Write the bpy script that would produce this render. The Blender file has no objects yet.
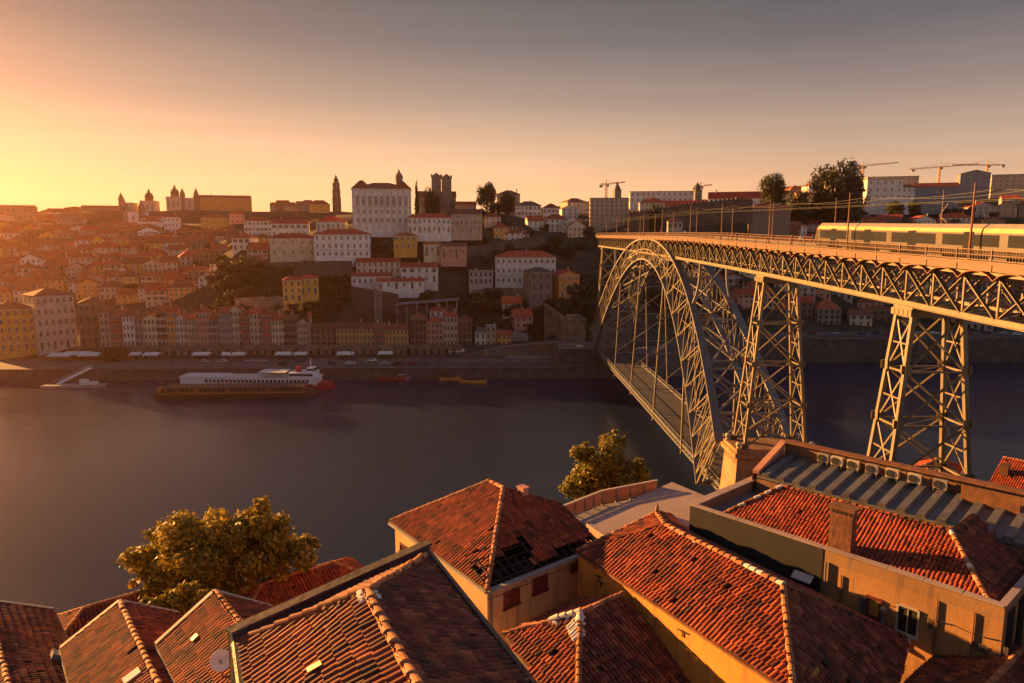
import bpy, bmesh, math, random
from mathutils import Vector, Matrix
R = math.radians
random.seed(7)
scene = bpy.context.scene
COL = scene.collection

# ------------------------------------------------------------------ camera
F_PX, PITCH, YAW = 709.3, .143, .021
CAM = Vector((-51.2, -227.9, 61.2))
cd = bpy.data.cameras.new('camera'); cam = bpy.data.objects.new('camera', cd); COL.objects.link(cam)
cd.sensor_width = 36; cd.lens = 36*F_PX/1024; cd.clip_start = .3; cd.clip_end = 6000
cam.location = CAM; cam.rotation_euler = (math.pi/2-PITCH, 0, -YAW)
scene.camera = cam

# ------------------------------------------------------------------ light
SUN_AZ = R(-54)          # from +Y, clockwise positive
SUN_EL = R(10)
sd = bpy.data.lights.new('sun', 'SUN'); sun = bpy.data.objects.new('sun', sd); COL.objects.link(sun)
sd.energy = 5.0; sd.angle = R(.6); sd.color = (1, .44, .115)
sun_dir = Vector((math.sin(SUN_AZ)*math.cos(SUN_EL), math.cos(SUN_AZ)*math.cos(SUN_EL), math.sin(SUN_EL)))
sun.rotation_euler = sun_dir.to_track_quat('Z', 'Y').to_euler()
world = bpy.data.worlds.new('World'); scene.world = world; world.use_nodes = True
wt = world.node_tree; wt.nodes.clear()
wo = wt.nodes.new('ShaderNodeOutputWorld'); wb = wt.nodes.new('ShaderNodeBackground')
sky = wt.nodes.new('ShaderNodeTexSky'); sky.sky_type = 'NISHITA'; sky.sun_disc = False
sky.sun_elevation = R(4.5); sky.sun_rotation = SUN_AZ; sky.altitude = 50
sky.air_density = 1.6; sky.dust_density = 4.0; sky.ozone_density = 1.0
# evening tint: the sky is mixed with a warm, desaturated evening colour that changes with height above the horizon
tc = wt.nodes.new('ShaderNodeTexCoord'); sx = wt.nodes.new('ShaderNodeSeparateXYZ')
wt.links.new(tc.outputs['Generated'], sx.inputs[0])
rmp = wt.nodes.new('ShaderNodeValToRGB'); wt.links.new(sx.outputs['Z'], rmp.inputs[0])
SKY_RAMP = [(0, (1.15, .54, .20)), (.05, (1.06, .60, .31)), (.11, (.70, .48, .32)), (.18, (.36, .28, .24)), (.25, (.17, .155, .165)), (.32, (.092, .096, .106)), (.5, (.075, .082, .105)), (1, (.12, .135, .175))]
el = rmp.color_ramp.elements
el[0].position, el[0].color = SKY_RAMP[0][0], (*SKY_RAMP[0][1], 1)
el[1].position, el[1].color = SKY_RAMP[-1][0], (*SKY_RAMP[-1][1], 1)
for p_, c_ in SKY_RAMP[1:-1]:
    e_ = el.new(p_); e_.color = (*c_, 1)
# brightness dims from the sun's azimuth; sky behind the camera raised as added fill
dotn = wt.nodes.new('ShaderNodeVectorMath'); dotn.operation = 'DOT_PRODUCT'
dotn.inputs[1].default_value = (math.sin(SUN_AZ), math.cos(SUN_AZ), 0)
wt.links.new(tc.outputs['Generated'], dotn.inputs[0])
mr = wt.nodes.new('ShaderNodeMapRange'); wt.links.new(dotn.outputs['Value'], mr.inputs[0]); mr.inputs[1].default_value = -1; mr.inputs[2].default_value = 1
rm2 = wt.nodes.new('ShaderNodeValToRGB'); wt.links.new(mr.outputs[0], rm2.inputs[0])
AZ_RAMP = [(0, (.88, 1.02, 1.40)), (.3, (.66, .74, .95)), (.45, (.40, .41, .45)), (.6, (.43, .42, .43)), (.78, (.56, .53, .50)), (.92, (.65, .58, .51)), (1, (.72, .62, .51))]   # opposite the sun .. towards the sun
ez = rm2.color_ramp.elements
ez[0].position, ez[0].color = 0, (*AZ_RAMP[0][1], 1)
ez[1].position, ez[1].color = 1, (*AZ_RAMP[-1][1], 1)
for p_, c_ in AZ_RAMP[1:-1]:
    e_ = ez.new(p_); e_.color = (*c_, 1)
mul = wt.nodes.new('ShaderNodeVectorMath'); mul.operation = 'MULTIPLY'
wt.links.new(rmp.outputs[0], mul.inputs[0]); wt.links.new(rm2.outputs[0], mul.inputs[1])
# thin streaks of high cloud low over the sunset
mp = wt.nodes.new('ShaderNodeMapping'); mp.inputs['Scale'].default_value = (2.2, 2.2, 42); wt.links.new(tc.outputs['Generated'], mp.inputs[0])
cn = wt.nodes.new('ShaderNodeTexNoise'); cn.inputs['Scale'].default_value = 1.6; cn.inputs['Detail'].default_value = 5; wt.links.new(mp.outputs[0], cn.inputs[0])
cm = wt.nodes.new('ShaderNodeMapRange'); wt.links.new(cn.outputs[0], cm.inputs[0])
cm.inputs[1].default_value = .45; cm.inputs[2].default_value = .75; cm.inputs[3].default_value = .99; cm.inputs[4].default_value = 1.06
mul2 = wt.nodes.new('ShaderNodeVectorMath'); mul2.operation = 'SCALE'
wt.links.new(mul.outputs[0], mul2.inputs[0]); wt.links.new(cm.outputs[0], mul2.inputs['Scale'])
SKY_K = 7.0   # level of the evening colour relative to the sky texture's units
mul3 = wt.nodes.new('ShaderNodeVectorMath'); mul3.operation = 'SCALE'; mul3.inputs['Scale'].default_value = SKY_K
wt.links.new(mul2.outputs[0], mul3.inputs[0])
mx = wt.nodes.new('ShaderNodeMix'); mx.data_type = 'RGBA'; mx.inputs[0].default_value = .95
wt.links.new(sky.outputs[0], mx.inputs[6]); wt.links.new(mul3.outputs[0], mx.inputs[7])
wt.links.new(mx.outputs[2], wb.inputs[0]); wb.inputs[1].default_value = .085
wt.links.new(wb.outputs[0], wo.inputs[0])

scene.render.engine = 'CYCLES'
scene.view_settings.view_transform = 'Standard'; scene.view_settings.look = 'None'
scene.view_settings.exposure = 1.9; scene.view_settings.gamma = 1.0
cy = scene.cycles
cy.use_denoising = True; cy.max_bounces = 5; cy.diffuse_bounces = 2; cy.glossy_bounces = 2; cy.transmission_bounces = 2
cy.volume_bounces = 0; cy.sample_clamp_indirect = 4; cy.caustics_reflective = False; cy.caustics_refractive = False

# ------------------------------------------------------------------ survey helpers
def ray(px, py):
    a = (px-512)/F_PX; b = (341.5-py)/F_PX
    fw = math.cos(PITCH)+b*math.sin(PITCH); u = b*math.cos(PITCH)-math.sin(PITCH)
    s, c = math.sin(YAW), math.cos(YAW)
    return Vector((a*c+fw*s, -a*s+fw*c, u))
def UZ(px, py, z):                       # survey point at a known height
    r = ray(px, py); return CAM + r*((z-CAM.z)/r.z)
def UD(px, py, D):                       # survey point at a known distance north of the viewpoint
    r = ray(px, py); return CAM + r*(D/r.y)
def PX(p):
    d = Vector(p)-CAM; s, c = math.sin(YAW), math.cos(YAW)
    r = d.x*c-d.y*s; fw = d.x*s+d.y*c
    zz = fw*math.cos(PITCH)-d.z*math.sin(PITCH); uu = d.z*math.cos(PITCH)+fw*math.sin(PITCH)
    return 512+F_PX*r/zz, 341.5-F_PX*uu/zz
def lerp(a, b, t): return a+(b-a)*t
def pw(x, pts):                          # piecewise linear
    if x <= pts[0][0]: return pts[0][1]
    for (a, b), (c, d) in zip(pts, pts[1:]):
        if x <= c: return b+(d-b)*(x-a)/(c-a)
    return pts[-1][1]

# ------------------------------------------------------------------ mesh builder
class MB:
    def __init__(s): s.v = []; s.f = []; s.m = []; s.a = []
    def poly(s, pts, m=0, a=0.5):
        i = len(s.v); s.v += [Vector(p) for p in pts]; s.f.append(tuple(range(i, i+len(pts)))); s.m.append(m); s.a.append(a)
    def mesh(s, vs, fs, m=0, a=0.5):
        i = len(s.v); s.v += [Vector(p) for p in vs]
        for f in fs: s.f.append(tuple(i+k for k in f)); s.m.append(m); s.a.append(a)
    def obox(s, c, ax, ay, az, m=0, a=.5):      # centre and three half vectors
        c, ax, ay, az = map(Vector, (c, ax, ay, az))
        vs = [c+ax*i+ay*j+az*k for k in (-1, 1) for j in (-1, 1) for i in (-1, 1)]
        s.mesh(vs, [(0, 2, 3, 1), (4, 5, 7, 6), (0, 1, 5, 4), (2, 6, 7, 3), (0, 4, 6, 2), (1, 3, 7, 5)], m, a)
    def box(s, x0, x1, y0, y1, z0, z1, m=0, a=.5):
        s.obox(((x0+x1)/2, (y0+y1)/2, (z0+z1)/2), ((x1-x0)/2, 0, 0), (0, (y1-y0)/2, 0), (0, 0, (z1-z0)/2), m, a)
    def bar(s, p, q, w, h=None, up=(0, 0, 1), m=0, a=.5):
        p, q = Vector(p), Vector(q); d = q-p; L = d.length
        if L < 1e-6: return
        d /= L; u = Vector(up); x = d.cross(u)
        if x.length < 1e-4: x = d.cross(Vector((0, 1, 0)))
        x.normalize(); y = x.cross(d)
        s.obox((p+q)/2, x*w/2, d*L/2, y*(h or w)/2, m, a)
    def prism(s, poly, z0, z1, m=0, a=.5):       # plan polygon (x, y)
        n = len(poly); vs = [Vector((x, y, z0)) for x, y in poly]+[Vector((x, y, z1)) for x, y in poly]
        fs = [tuple(range(n-1, -1, -1)), tuple(range(n, 2*n))]+[(i, (i+1) % n, n+(i+1) % n, n+i) for i in range(n)]
        s.mesh(vs, fs, m, a)
    def slab(s, pts, t, m=0, a=.5, dirn=(0, 0, -1)):   # 3-D polygon given thickness
        n = len(pts); d = Vector(dirn)*t; vs = [Vector(p) for p in pts]; vs += [p+d for p in vs]
        s.mesh(vs, [tuple(range(n)), tuple(range(2*n-1, n-1, -1))]+[(i, n+i, n+(i+1) % n, (i+1) % n) for i in range(n)], m, a)
    def lathe(s, c, prof, n=12, m=0, a=.5, ph=0.):
        c = Vector(c); vs = []; fs = []
        for r, z in prof:
            for k in range(n):
                t = 2*math.pi*k/n+ph; vs.append(c+Vector((r*math.cos(t), r*math.sin(t), z)))
        for i in range(len(prof)-1):
            for k in range(n): fs.append((i*n+k, i*n+(k+1) % n, (i+1)*n+(k+1) % n, (i+1)*n+k))
        fs.append(tuple(range(n-1, -1, -1))); fs.append(tuple((len(prof)-1)*n+k for k in range(n)))
        s.mesh(vs, fs, m, a)
    def tube(s, path, r, n=6, m=0, a=.5):
        path = [Vector(p) for p in path]; vs = []; fs = []
        rs = r if isinstance(r, (list, tuple)) else [r]*len(path)
        for i, p in enumerate(path):
            d = (path[min(i+1, len(path)-1)]-path[max(i-1, 0)]).normalized()
            x = d.cross(Vector((0, 0, 1)))
            if x.length < .05: x = d.cross(Vector((0, 1, 0)))
            x.normalize(); y = x.cross(d)
            for k in range(n):
                t = 2*math.pi*k/n; vs.append(p+(x*math.cos(t)+y*math.sin(t))*rs[i])
        for i in range(len(path)-1):
            for k in range(n): fs.append((i*n+k, i*n+(k+1) % n, (i+1)*n+(k+1) % n, (i+1)*n+k))
        fs.append(tuple(range(n-1, -1, -1))); fs.append(tuple((len(path)-1)*n+k for k in range(n)))
        s.mesh(vs, fs, m, a)
    def data(s, name, mats, inv=None, smooth=False, attr=False):
        me = bpy.data.meshes.new(name)
        me.from_pydata([tuple(inv @ p) if inv is not None else tuple(p) for p in s.v], [], s.f)
        for mt in (mats if isinstance(mats, (list, tuple)) else [mats]): me.materials.append(mt)
        me.polygons.foreach_set('material_index', s.m)
        if smooth: me.polygons.foreach_set('use_smooth', [True]*len(s.f))
        if attr:
            at = me.attributes.new('tint', 'FLOAT', 'FACE'); at.data.foreach_set('value', s.a)
        me.update(); return me
    def build(s, name, mats, parent=None, smooth=False, attr=False, color=None):
        inv = None
        root = parent
        while root is not None and root.parent is not None: root = root.parent
        if root is not None: inv = Matrix.LocRotScale(root.location, root.rotation_euler, None).inverted()
        o = bpy.data.objects.new(name, s.data(name, mats, inv, smooth, attr)); COL.objects.link(o)
        if parent is not None: o.parent = parent
        if color: o.color = (*color, 1)
        return o

LABELS = {}
def tag(o, label, cat, group=None, kind=None):
    o['label'] = label; o['category'] = cat
    if group: o['group'] = group
    if kind: o['kind'] = kind
    n = len(label.split())
    if n < 4 or n > 16: print('LABEL LENGTH', n, label)
    if label in LABELS and LABELS[label] != group: print('LABEL TWICE', label)
    LABELS[label] = group
    return o
def thing(name, label, cat, loc=(0, 0, 0), rz=0., group=None):
    o = bpy.data.objects.new(name, None); COL.objects.link(o)
    o.location = loc; o.rotation_euler = (0, 0, rz); o.empty_display_size = .5
    return tag(o, label, cat, group)
def struct(o): o['kind'] = 'structure'; return o
def copy_tree(o, parent=None):
    c = o.copy(); COL.objects.link(c)
    if parent is not None: c.parent = parent
    for ch in o.children: copy_tree(ch, c)
    return c
def link(name, me, parent, loc, rz=0., sc=(1, 1, 1), color=None):
    o = bpy.data.objects.new(name, me); COL.objects.link(o); o.parent = parent
    o.location = loc; o.rotation_euler = (0, 0, rz); o.scale = sc
    if color: o.color = (*color, 1)
    return o

# ------------------------------------------------------------------ materials
MATS = {}
class NT:
    def __init__(s, name):
        s.m = bpy.data.materials.new(name); s.m.use_nodes = True; s.t = s.m.node_tree
        s.b = s.t.nodes['Principled BSDF']; s.out = s.t.nodes['Material Output']; MATS[name] = s.m
    def n(s, t, **kw):
        x = s.t.nodes.new(t)
        for k, v in kw.items():
            if hasattr(x, k): setattr(x, k, v)
            else: x.inputs[k].default_value = v
        return x
    def l(s, a, b): s.t.links.new(a, b)
    def noise(s, scale, detail=4, stretch=None, obj=True, rough=.55):
        tc = s.n('ShaderNodeTexCoord'); src = tc.outputs['Object']
        if not obj:
            g = s.n('ShaderNodeNewGeometry'); src = g.outputs['Position']
        if stretch:
            mp = s.n('ShaderNodeMapping'); mp.inputs['Scale'].default_value = stretch; s.l(src, mp.inputs[0]); src = mp.outputs[0]
        nz = s.n('ShaderNodeTexNoise'); nz.inputs['Scale'].default_value = scale; nz.inputs['Detail'].default_value = detail
        nz.inputs['Roughness'].default_value = rough; s.l(src, nz.inputs[0]); return nz.outputs[0]
    def rng(s, x, a, b, c, d):
        r = s.n('ShaderNodeMapRange'); s.l(x, r.inputs[0])
        for i, v in enumerate((a, b, c, d)): r.inputs[1+i].default_value = v
        return r.outputs[0]
    def mix(s, fac, a, b, mode='MIX'):
        m = s.n('ShaderNodeMix'); m.data_type = 'RGBA'; m.blend_type = mode
        for i, v in ((0, fac), (6, a), (7, b)):
            if isinstance(v, (int, float)): m.inputs[i].default_value = v
            elif isinstance(v, tuple): m.inputs[i].default_value = (*v, 1)
            else: s.l(v, m.inputs[i])
        return m.outputs[2]
    def scale(s, col, val):
        m = s.n('ShaderNodeVectorMath'); m.operation = 'SCALE'
        if isinstance(col, tuple): m.inputs[0].default_value = col
        else: s.l(col, m.inputs[0])
        if isinstance(val, (int, float)): m.inputs['Scale'].default_value = val
        else: s.l(val, m.inputs['Scale'])
        return m.outputs[0]
    def base(s, c):
        if isinstance(c, tuple): s.b.inputs['Base Color'].default_value = (*c, 1)
        else: s.l(c, s.b.inputs['Base Color'])
    def rough(s, v): s.b.inputs['Roughness'].default_value = v
    def bump(s, h, strength=.4, dist=.05):
        b = s.n('ShaderNodeBump'); b.inputs['Strength'].default_value = strength; b.inputs['Distance'].default_value = dist
        s.l(h, b.inputs['Height']); s.l(b.outputs[0], s.b.inputs['Normal'])

def simple(name, col, rough=.7, var=.2, scale=1.5, metal=0, bump=0, stretch=None):
    t = NT(name); nz = t.noise(scale, 5, stretch); t.base(t.scale(col, t.rng(nz, .3, .7, 1-var, 1+var))); t.rough(rough)
    t.b.inputs['Metallic'].default_value = metal
    if bump: t.bump(nz, bump)
    return t.m

def mk_plaster(name, big=.35, streak=True, dirt=(.10, .085, .07)):
    t = NT(name); oi = t.n('ShaderNodeObjectInfo')
    a = t.noise(big, 6); b = t.noise(2.2, 5, (1, 1, .12)); c = t.noise(9, 3)
    col = t.scale(oi.outputs['Color'], t.rng(a, .3, .7, .72, 1.1))
    col = t.scale(col, t.rng(c, .3, .7, .92, 1.06))
    col = t.mix(t.rng(b, .52, .78, 0, .62 if streak else .2), col, dirt)
    t.base(col); t.rough(.88); t.bump(c, .25, .03); return t.m
PLASTER = mk_plaster('plaster')
PLASTER_OLD = mk_plaster('weathered_plaster', .28, True, (.045, .042, .042))

def mk_roof_far():
    t = NT('old_roof_tiles'); oi = t.n('ShaderNodeObjectInfo')
    a = t.noise(.5, 6); b = t.noise(2.6, 4); tc = t.n('ShaderNodeTexCoord')
    col = t.scale(oi.outputs['Color'], t.rng(a, .3, .7, .6, 1.25)); col = t.scale(col, t.rng(b, .3, .7, .8, 1.2))
    col = t.mix(t.rng(t.noise(.9, 5), .58, .75, 0, .5), col, (.07, .05, .04))
    t.base(col); t.rough(.85)
    w = t.n('ShaderNodeTexWave'); w.wave_type = 'BANDS'; w.bands_direction = 'X'; w.inputs['Scale'].default_value = 1.2; w.inputs['Distortion'].default_value = .4
    t.l(tc.outputs['Object'], w.inputs[0]); t.bump(w.outputs[1], .5, .06); return t.m
ROOF = mk_roof_far()

def mk_tile(name, dark, mid, light, moss=.35):
    t = NT(name); at = t.n('ShaderNodeAttribute'); at.attribute_name = 'tint'
    rp = t.n('ShaderNodeValToRGB'); e = rp.color_ramp.elements
    e[0].position = 0; e[0].color = (*dark, 1); e[1].position = 1; e[1].color = (*light, 1)
    k = e.new(.5); k.color = (*mid, 1)
    t.l(at.outputs['Fac'], rp.inputs[0])
    a = t.noise(1.1, 6); b = t.noise(14, 4)
    col = t.scale(rp.outputs[0], t.rng(a, .3, .7, .5, 1.25)); col = t.scale(col, t.rng(b, .3, .7, .7, 1.2))
    col = t.mix(t.rng(t.noise(.8, 7), .52, .72, 0, moss), col, (.035, .03, .022))
    col = t.mix(t.rng(t.noise(5.5, 6), .66, .74, 0, .5), col, (.34, .27, .19))
    t.base(col); t.rough(.8); t.bump(b, .3, .01); return t.m
TILE = mk_tile('terracotta_tile', (.085, .02, .012), (.30, .052, .015), (.50, .115, .03), .45)
TILE_OLD = mk_tile('aged_terracotta_tile', (.065, .02, .015), (.21, .046, .019), (.40, .12, .045), .62)
TILE_RED = mk_tile('red_terracotta_tile', (.17, .03, .013), (.40, .066, .02), (.54, .12, .035), .25)
CAPT = mk_tile('ridge_tile', (.26, .10, .04), (.46, .18, .07), (.60, .29, .13), .15)
TILE_BED = simple('roof_bedding', (.075, .032, .02), .9, .35, 2)
MORTAR = simple('white_mortar', (.62, .58, .5), .9, .3, 4, bump=.5)
def mk_iron(name, col, rust=.5):
    t = NT(name); nz = t.noise(.8, 5); c = t.scale(col, t.rng(nz, .3, .7, .78, 1.18))
    c = t.mix(t.rng(t.noise(1.3, 6, (1, 1, .25)), .54, .72, 0, rust), c, (.13, .06, .028)); c = t.mix(t.rng(t.noise(.35, 5), .56, .7, 0, .45), c, (.07, .065, .06))
    t.base(c); t.rough(.5); return t.m
IRON = mk_iron('painted_iron', (.15, .15, .152))
IRON_W = mk_iron('warm_painted_iron', (.165, .135, .08))
FASCIA = simple('rust_painted_iron', (.10, .033, .011), .5, .3, .7)
ASPHALT = simple('asphalt', (.06, .058, .056), .85, .25, .5)
PAVE = simple('granite_paving', (.11, .098, .09), .85, .25, .25)
WHITE = simple('white_paint', (.78, .76, .72), .5, .08, 1)
CREAM = simple('cream_stone', (.5, .44, .35), .8, .2, .6)
GLASS = simple('window_glass', (.03, .034, .04), .12, .2, .4)
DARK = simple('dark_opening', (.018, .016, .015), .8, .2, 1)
SHUTTER = simple('red_brown_shutter', (.16, .03, .02), .6, .25, 3)
ORANGE_SH = simple('orange_blind', (.62, .30, .06), .7, .2, 3)
GREYMETAL = simple('grey_metal', (.22, .23, .24), .45, .2, 2, .4)
BLACKM = simple('black_metal', (.03, .03, .032), .5, .2, 2)
RUST = simple('rusty_metal', (.2, .085, .04), .7, .35, 2)
WOOD = simple('weathered_wood', (.17, .11, .07), .8, .3, 3, stretch=(1, 1, .2))
CHAR = simple('charred_wood', (.03, .024, .02), .9, .4, 3)
REDPAINT = simple('red_paint', (.45, .02, .025), .35, .12, 1)
YELLOW = simple('yellow_paint', (.62, .27, .025), .4, .12, 1)
ORANGE = simple('orange_paint', (.62, .25, .05), .5, .15, 1)
BROWNP = simple('brown_paint', (.10, .05, .03), .55, .2, 1)
CANVAS = simple('white_canvas', (.66, .63, .6), .85, .12, 1)
TYRE = simple('black_rubber', (.02, .02, .02), .8, .1, 3)
CRANE = simple('crane_paint', (.50, .26, .08), .5, .1, 1)
BARK = simple('bark', (.10, .07, .045), .9, .3, 5, bump=.6)
CONCRETE = simple('concrete', (.30, .27, .24), .85, .2, .5)
PINKCON = simple('pink_grey_screed', (.34, .27, .25), .8, .12, .35)
def mk_stone(name, c1, c2, sc=.5):
    t = NT(name); tc = t.n('ShaderNodeTexCoord'); mp = t.n('ShaderNodeMapping'); mp.inputs['Rotation'].default_value = (R(90), 0, 0)
    t.l(tc.outputs['Object'], mp.inputs[0])
    br = t.n('ShaderNodeTexBrick'); br.inputs['Scale'].default_value = sc; br.inputs['Color1'].default_value = (*c1, 1); br.inputs['Color2'].default_value = (*c2, 1)
    br.inputs['Mortar'].default_value = (*[x*.55 for x in c1], 1); br.inputs['Mortar Size'].default_value = .015; br.inputs['Row Height'].default_value = .35
    t.l(mp.outputs[0], br.inputs[0])
    n1 = t.noise(.25, 6); n2 = t.noise(3, 5, (1, 1, .3))
    col = t.scale(br.outputs[0], t.rng(n1, .3, .7, .6, 1.25)); col = t.scale(col, t.rng(n2, .3, .7, .75, 1.15))
    t.base(col); t.rough(.9); t.bump(n2, .5, .08); return t.m
STONE = mk_stone('granite_masonry', (.26, .20, .15), (.20, .155, .12))
STONE_D = mk_stone('dark_granite_masonry', (.13, .105, .085), (.10, .08, .068))
STONE_P = mk_stone('pier_masonry', (.44, .24, .12), (.36, .19, .10), .35)
BRICK = mk_stone('chimney_brick', (.24, .10, .05), (.18, .075, .04), 1.6)
def mk_leaf(name, c1, c2, c3):
    t = NT(name); at = t.n('ShaderNodeAttribute'); at.attribute_name = 'tint'
    rp = t.n('ShaderNodeValToRGB'); e = rp.color_ramp.elements
    e[0].color = (*c1, 1); e[1].color = (*c3, 1); k = e.new(.5); k.color = (*c2, 1); t.l(at.outputs['Fac'], rp.inputs[0])
    t.base(rp.outputs[0]); t.rough(.6)
    tr = t.n('ShaderNodeBsdfTranslucent'); t.l(rp.outputs[0], tr.inputs[0])
    ms = t.n('ShaderNodeMixShader'); ms.inputs[0].default_value = .3
    t.l(t.b.outputs[0], ms.inputs[1]); t.l(tr.outputs[0], ms.inputs[2]); t.l(ms.outputs[0], t.out.inputs[0]); return t.m
LEAF_GOLD = mk_leaf('golden_leaves', (.08, .08, .012), (.27, .21, .022), (.58, .38, .035))
LEAF_OLIVE = mk_leaf('olive_leaves', (.06, .07, .010), (.21, .18, .02), (.48, .35, .035))
LEAF_SCRUB = mk_leaf('scrub_leaves', (.035, .042, .014), (.06, .065, .02), (.10, .09, .026))
LEAF_DARK = mk_leaf('dark_leaves', (.022, .030, .014), (.038, .046, .018), (.06, .065, .024))
def mk_ground():
    t = NT('hillside_ground'); a = t.noise(.035, 6, None, False); b = t.noise(.3, 6, None, False)
    col = t.mix(t.rng(a, .42, .6, 0, 1), (.024, .030, .013), (.065, .05, .032)); col = t.scale(col, t.rng(b, .3, .7, .55, 1.35))
    t.base(col); t.rough(.95); t.bump(b, .6, .5); return t.m
GROUND = mk_ground()
def mk_water():
    t = NT('river_water'); t.base((.014, .025, .058)); t.rough(.14); t.b.inputs['IOR'].default_value = 1.33
    a = t.noise(.10, 4, (.35, 1, 1), False); b = t.noise(.55, 3, (.5, 1, 1), False); c = t.noise(.012, 3, (.5, 1, 1), False)
    s = t.n('ShaderNodeMath'); s.operation = 'MULTIPLY_ADD'; s.inputs[1].default_value = .35; t.l(b, s.inputs[0]); t.l(a, s.inputs[2])
    t.bump(s.outputs[0], .13, .5); t.l(t.rng(c, .3, .7, .17, .32), t.b.inputs['Roughness']); return t.m
WATER = mk_water()
def mk_haze(density):
    t = NT('warm_air'); t.t.nodes.remove(t.b)
    pv = t.n('ShaderNodeVolumePrincipled'); pv.inputs['Color'].default_value = (1, .55, .28, 1); pv.inputs['Density'].default_value = density
    pv.inputs['Anisotropy'].default_value = .76; t.l(pv.outputs[0], t.out.inputs['Volume']); return t.m
HAZE = mk_haze(.00006)
# ================================================================== SETTING
def quay_y(X): return pw(X, [(20, 81.), (80, 119.)])          # water's edge, far bank
def quay_z(X): return pw(X, [(-20, 5.), (40, 12.)])
def bank_y(X): return pw(X, [(-150, -126.), (-60, -122.), (-40, -112.), (-14, -92.), (14, -90.), (60, -92.)])
PROM = 27.
# heights of the far hillside surveyed along lines of sight: (pixel x values, [(distance, pixel y)])
CTRL = []
for xs, prof in (
    ((-160, -60, 20), [(350, 349), (385, 330), (420, 309), (450, 294), (500, 273), (560, 257), (620, 243), (700, 229), (800, 221), (1000, 232)]),
    ((250, 285, 315), [(350, 348), (366, 344), (374, 304), (385, 299), (400, 286), (412, 267), (419, 260), (442, 241), (500, 238), (560, 236), (620, 234), (700, 224), (800, 212), (1000, 222)]),
    ((110, 195), [(350, 349), (385, 332), (420, 310), (450, 292), (500, 270), (560, 252), (620, 238), (700, 224), (800, 211), (1000, 222)]),
    ((335, 400, 455), [(350, 347), (368, 343), (385, 318), (400, 293), (415, 272), (430, 252), (445, 232), (480, 228), (560, 222), (700, 214), (900, 222)]),
    ((497,), [(350, 347), (368, 343), (385, 312), (402, 290), (420, 280), (435, 255), (450, 228), (466, 210), (520, 213), (600, 212)]),
    ((540, 585), [(350, 347), (368, 343), (385, 312), (402, 290), (420, 283), (450, 252), (480, 232), (520, 221), (600, 213), (700, 208), (900, 220)]),
    ((640, 700, 760), [(358, 336), (375, 328), (395, 300), (420, 268), (440, 240), (470, 222), (520, 209), (600, 204), (800, 200), (1000, 215)]),
    ((830, 920, 1000, 1100, 1250), [(358, 336), (385, 324), (420, 292), (460, 257), (500, 233), (540, 217), (600, 207), (700, 196), (900, 186), (1100, 195)])):
    for x in xs:
        for D, y in prof:
            p = UD(x, y, D); CTRL.append((p.x, p.y, p.z))
def hill_z(X, Y):
    sw = 0; sz = 0
    for a, b, c in CTRL:
        d = ((a-X)*.55)**2+(b-Y)**2
        w = 1/(d+60)**2; sw += w; sz += w*c
    return sz/sw
_zc = {}
def terrain(X, Y):
    k = (round(X, 1), round(Y, 1))
    if k in _zc: return _zc[k]
    t = Y-quay_y(X)-PROM; q = quay_z(X)+.02
    h = hill_z(X, Y)
    z = q if t <= 0 else lerp(q, max(h, q), min(1, t/14.))
    _zc[k] = z; return z

mb = MB()                                                    # far hillside as one sheet that runs out to the horizon
xs = [-3000, -2000, -1400, -1100]+[-950+12*i for i in range(160)]+[1100, 1400, 2000, 3000]
ts = [PROM, PROM+7, PROM+14]+[PROM+14+9*i for i in range(1, 75)]+[760, 850, 950, 1200, 2500]
idx = []
for t in ts:
    row = []
    for X in xs:
        Y = quay_y(X)+t; z = terrain(max(-950, min(950, X)), Y) if t < 760 else terrain(max(-950, min(950, X)), quay_y(X)+760)*(1-.5*min(1, (t-760)/1700))
        row.append(len(mb.v)); mb.v.append(Vector((X, Y, z+(random.uniform(-.5, .5) if PROM+14 < t else 0))))
    idx.append(row)
for i in range(len(ts)-1):
    for j in range(len(xs)-1):
        mb.f.append((idx[i][j], idx[i][j+1], idx[i+1][j+1], idx[i+1][j])); mb.m.append(0); mb.a.append(.5)
struct(mb.build('hillside_terrain', GROUND, smooth=True))

mb = MB(); xq = [-3000, -900]+[-600+20*i for i in range(61)]+[900, 3000]
for a, b in zip(xq, xq[1:]):
    mb.poly([(a, quay_y(a)+.9, quay_z(a)), (b, quay_y(b)+.9, quay_z(b)), (b, quay_y(b)+PROM+.5, quay_z(b)), (a, quay_y(a)+PROM+.5, quay_z(a))])
struct(mb.build('quay_pavement', PAVE))
mb = MB()                                                    # carriageway along the quay
for a, b in zip(xq, xq[1:]):
    if a < -120: continue
    mb.poly([(a, quay_y(a)+4, quay_z(a)+.006), (b, quay_y(b)+4, quay_z(b)+.006), (b, quay_y(b)+13, quay_z(b)+.006), (a, quay_y(a)+13, quay_z(a)+.006)])
struct(mb.build('quay_road', ASPHALT))
mb = MB()                                                    # granite river wall of the far bank with a coping
for a, b in zip(xq, xq[1:]):
    for z0, z1, o0, o1 in ((-1.5, None, 0, 0), ):
        A0, B0 = quay_y(a), quay_y(b); za, zb = quay_z(a), quay_z(b)
        mb.poly([(a, A0-.7, -.9), (b, B0-.7, -.9), (b, B0, zb-.4), (a, A0, za-.4)])
        mb.mesh([(a, A0-.25, za-.4), (b, B0-.25, zb-.4), (b, B0-.25, zb+.12), (a, A0-.25, za+.12), (a, A0+.95, za+.12), (b, B0+.95, zb+.12)], [(0, 1, 2, 3), (3, 2, 5, 4)])
tag(mb.build('quay_wall', STONE_D), 'dark granite river wall along the far bank of the river', 'wall')

mb = MB(); mb.poly([(-3000, -140, 0), (3000, -140, 0), (3000, 140, 0), (-3000, 140, 0)])
struct(mb.build('river_water', WATER))

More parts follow.
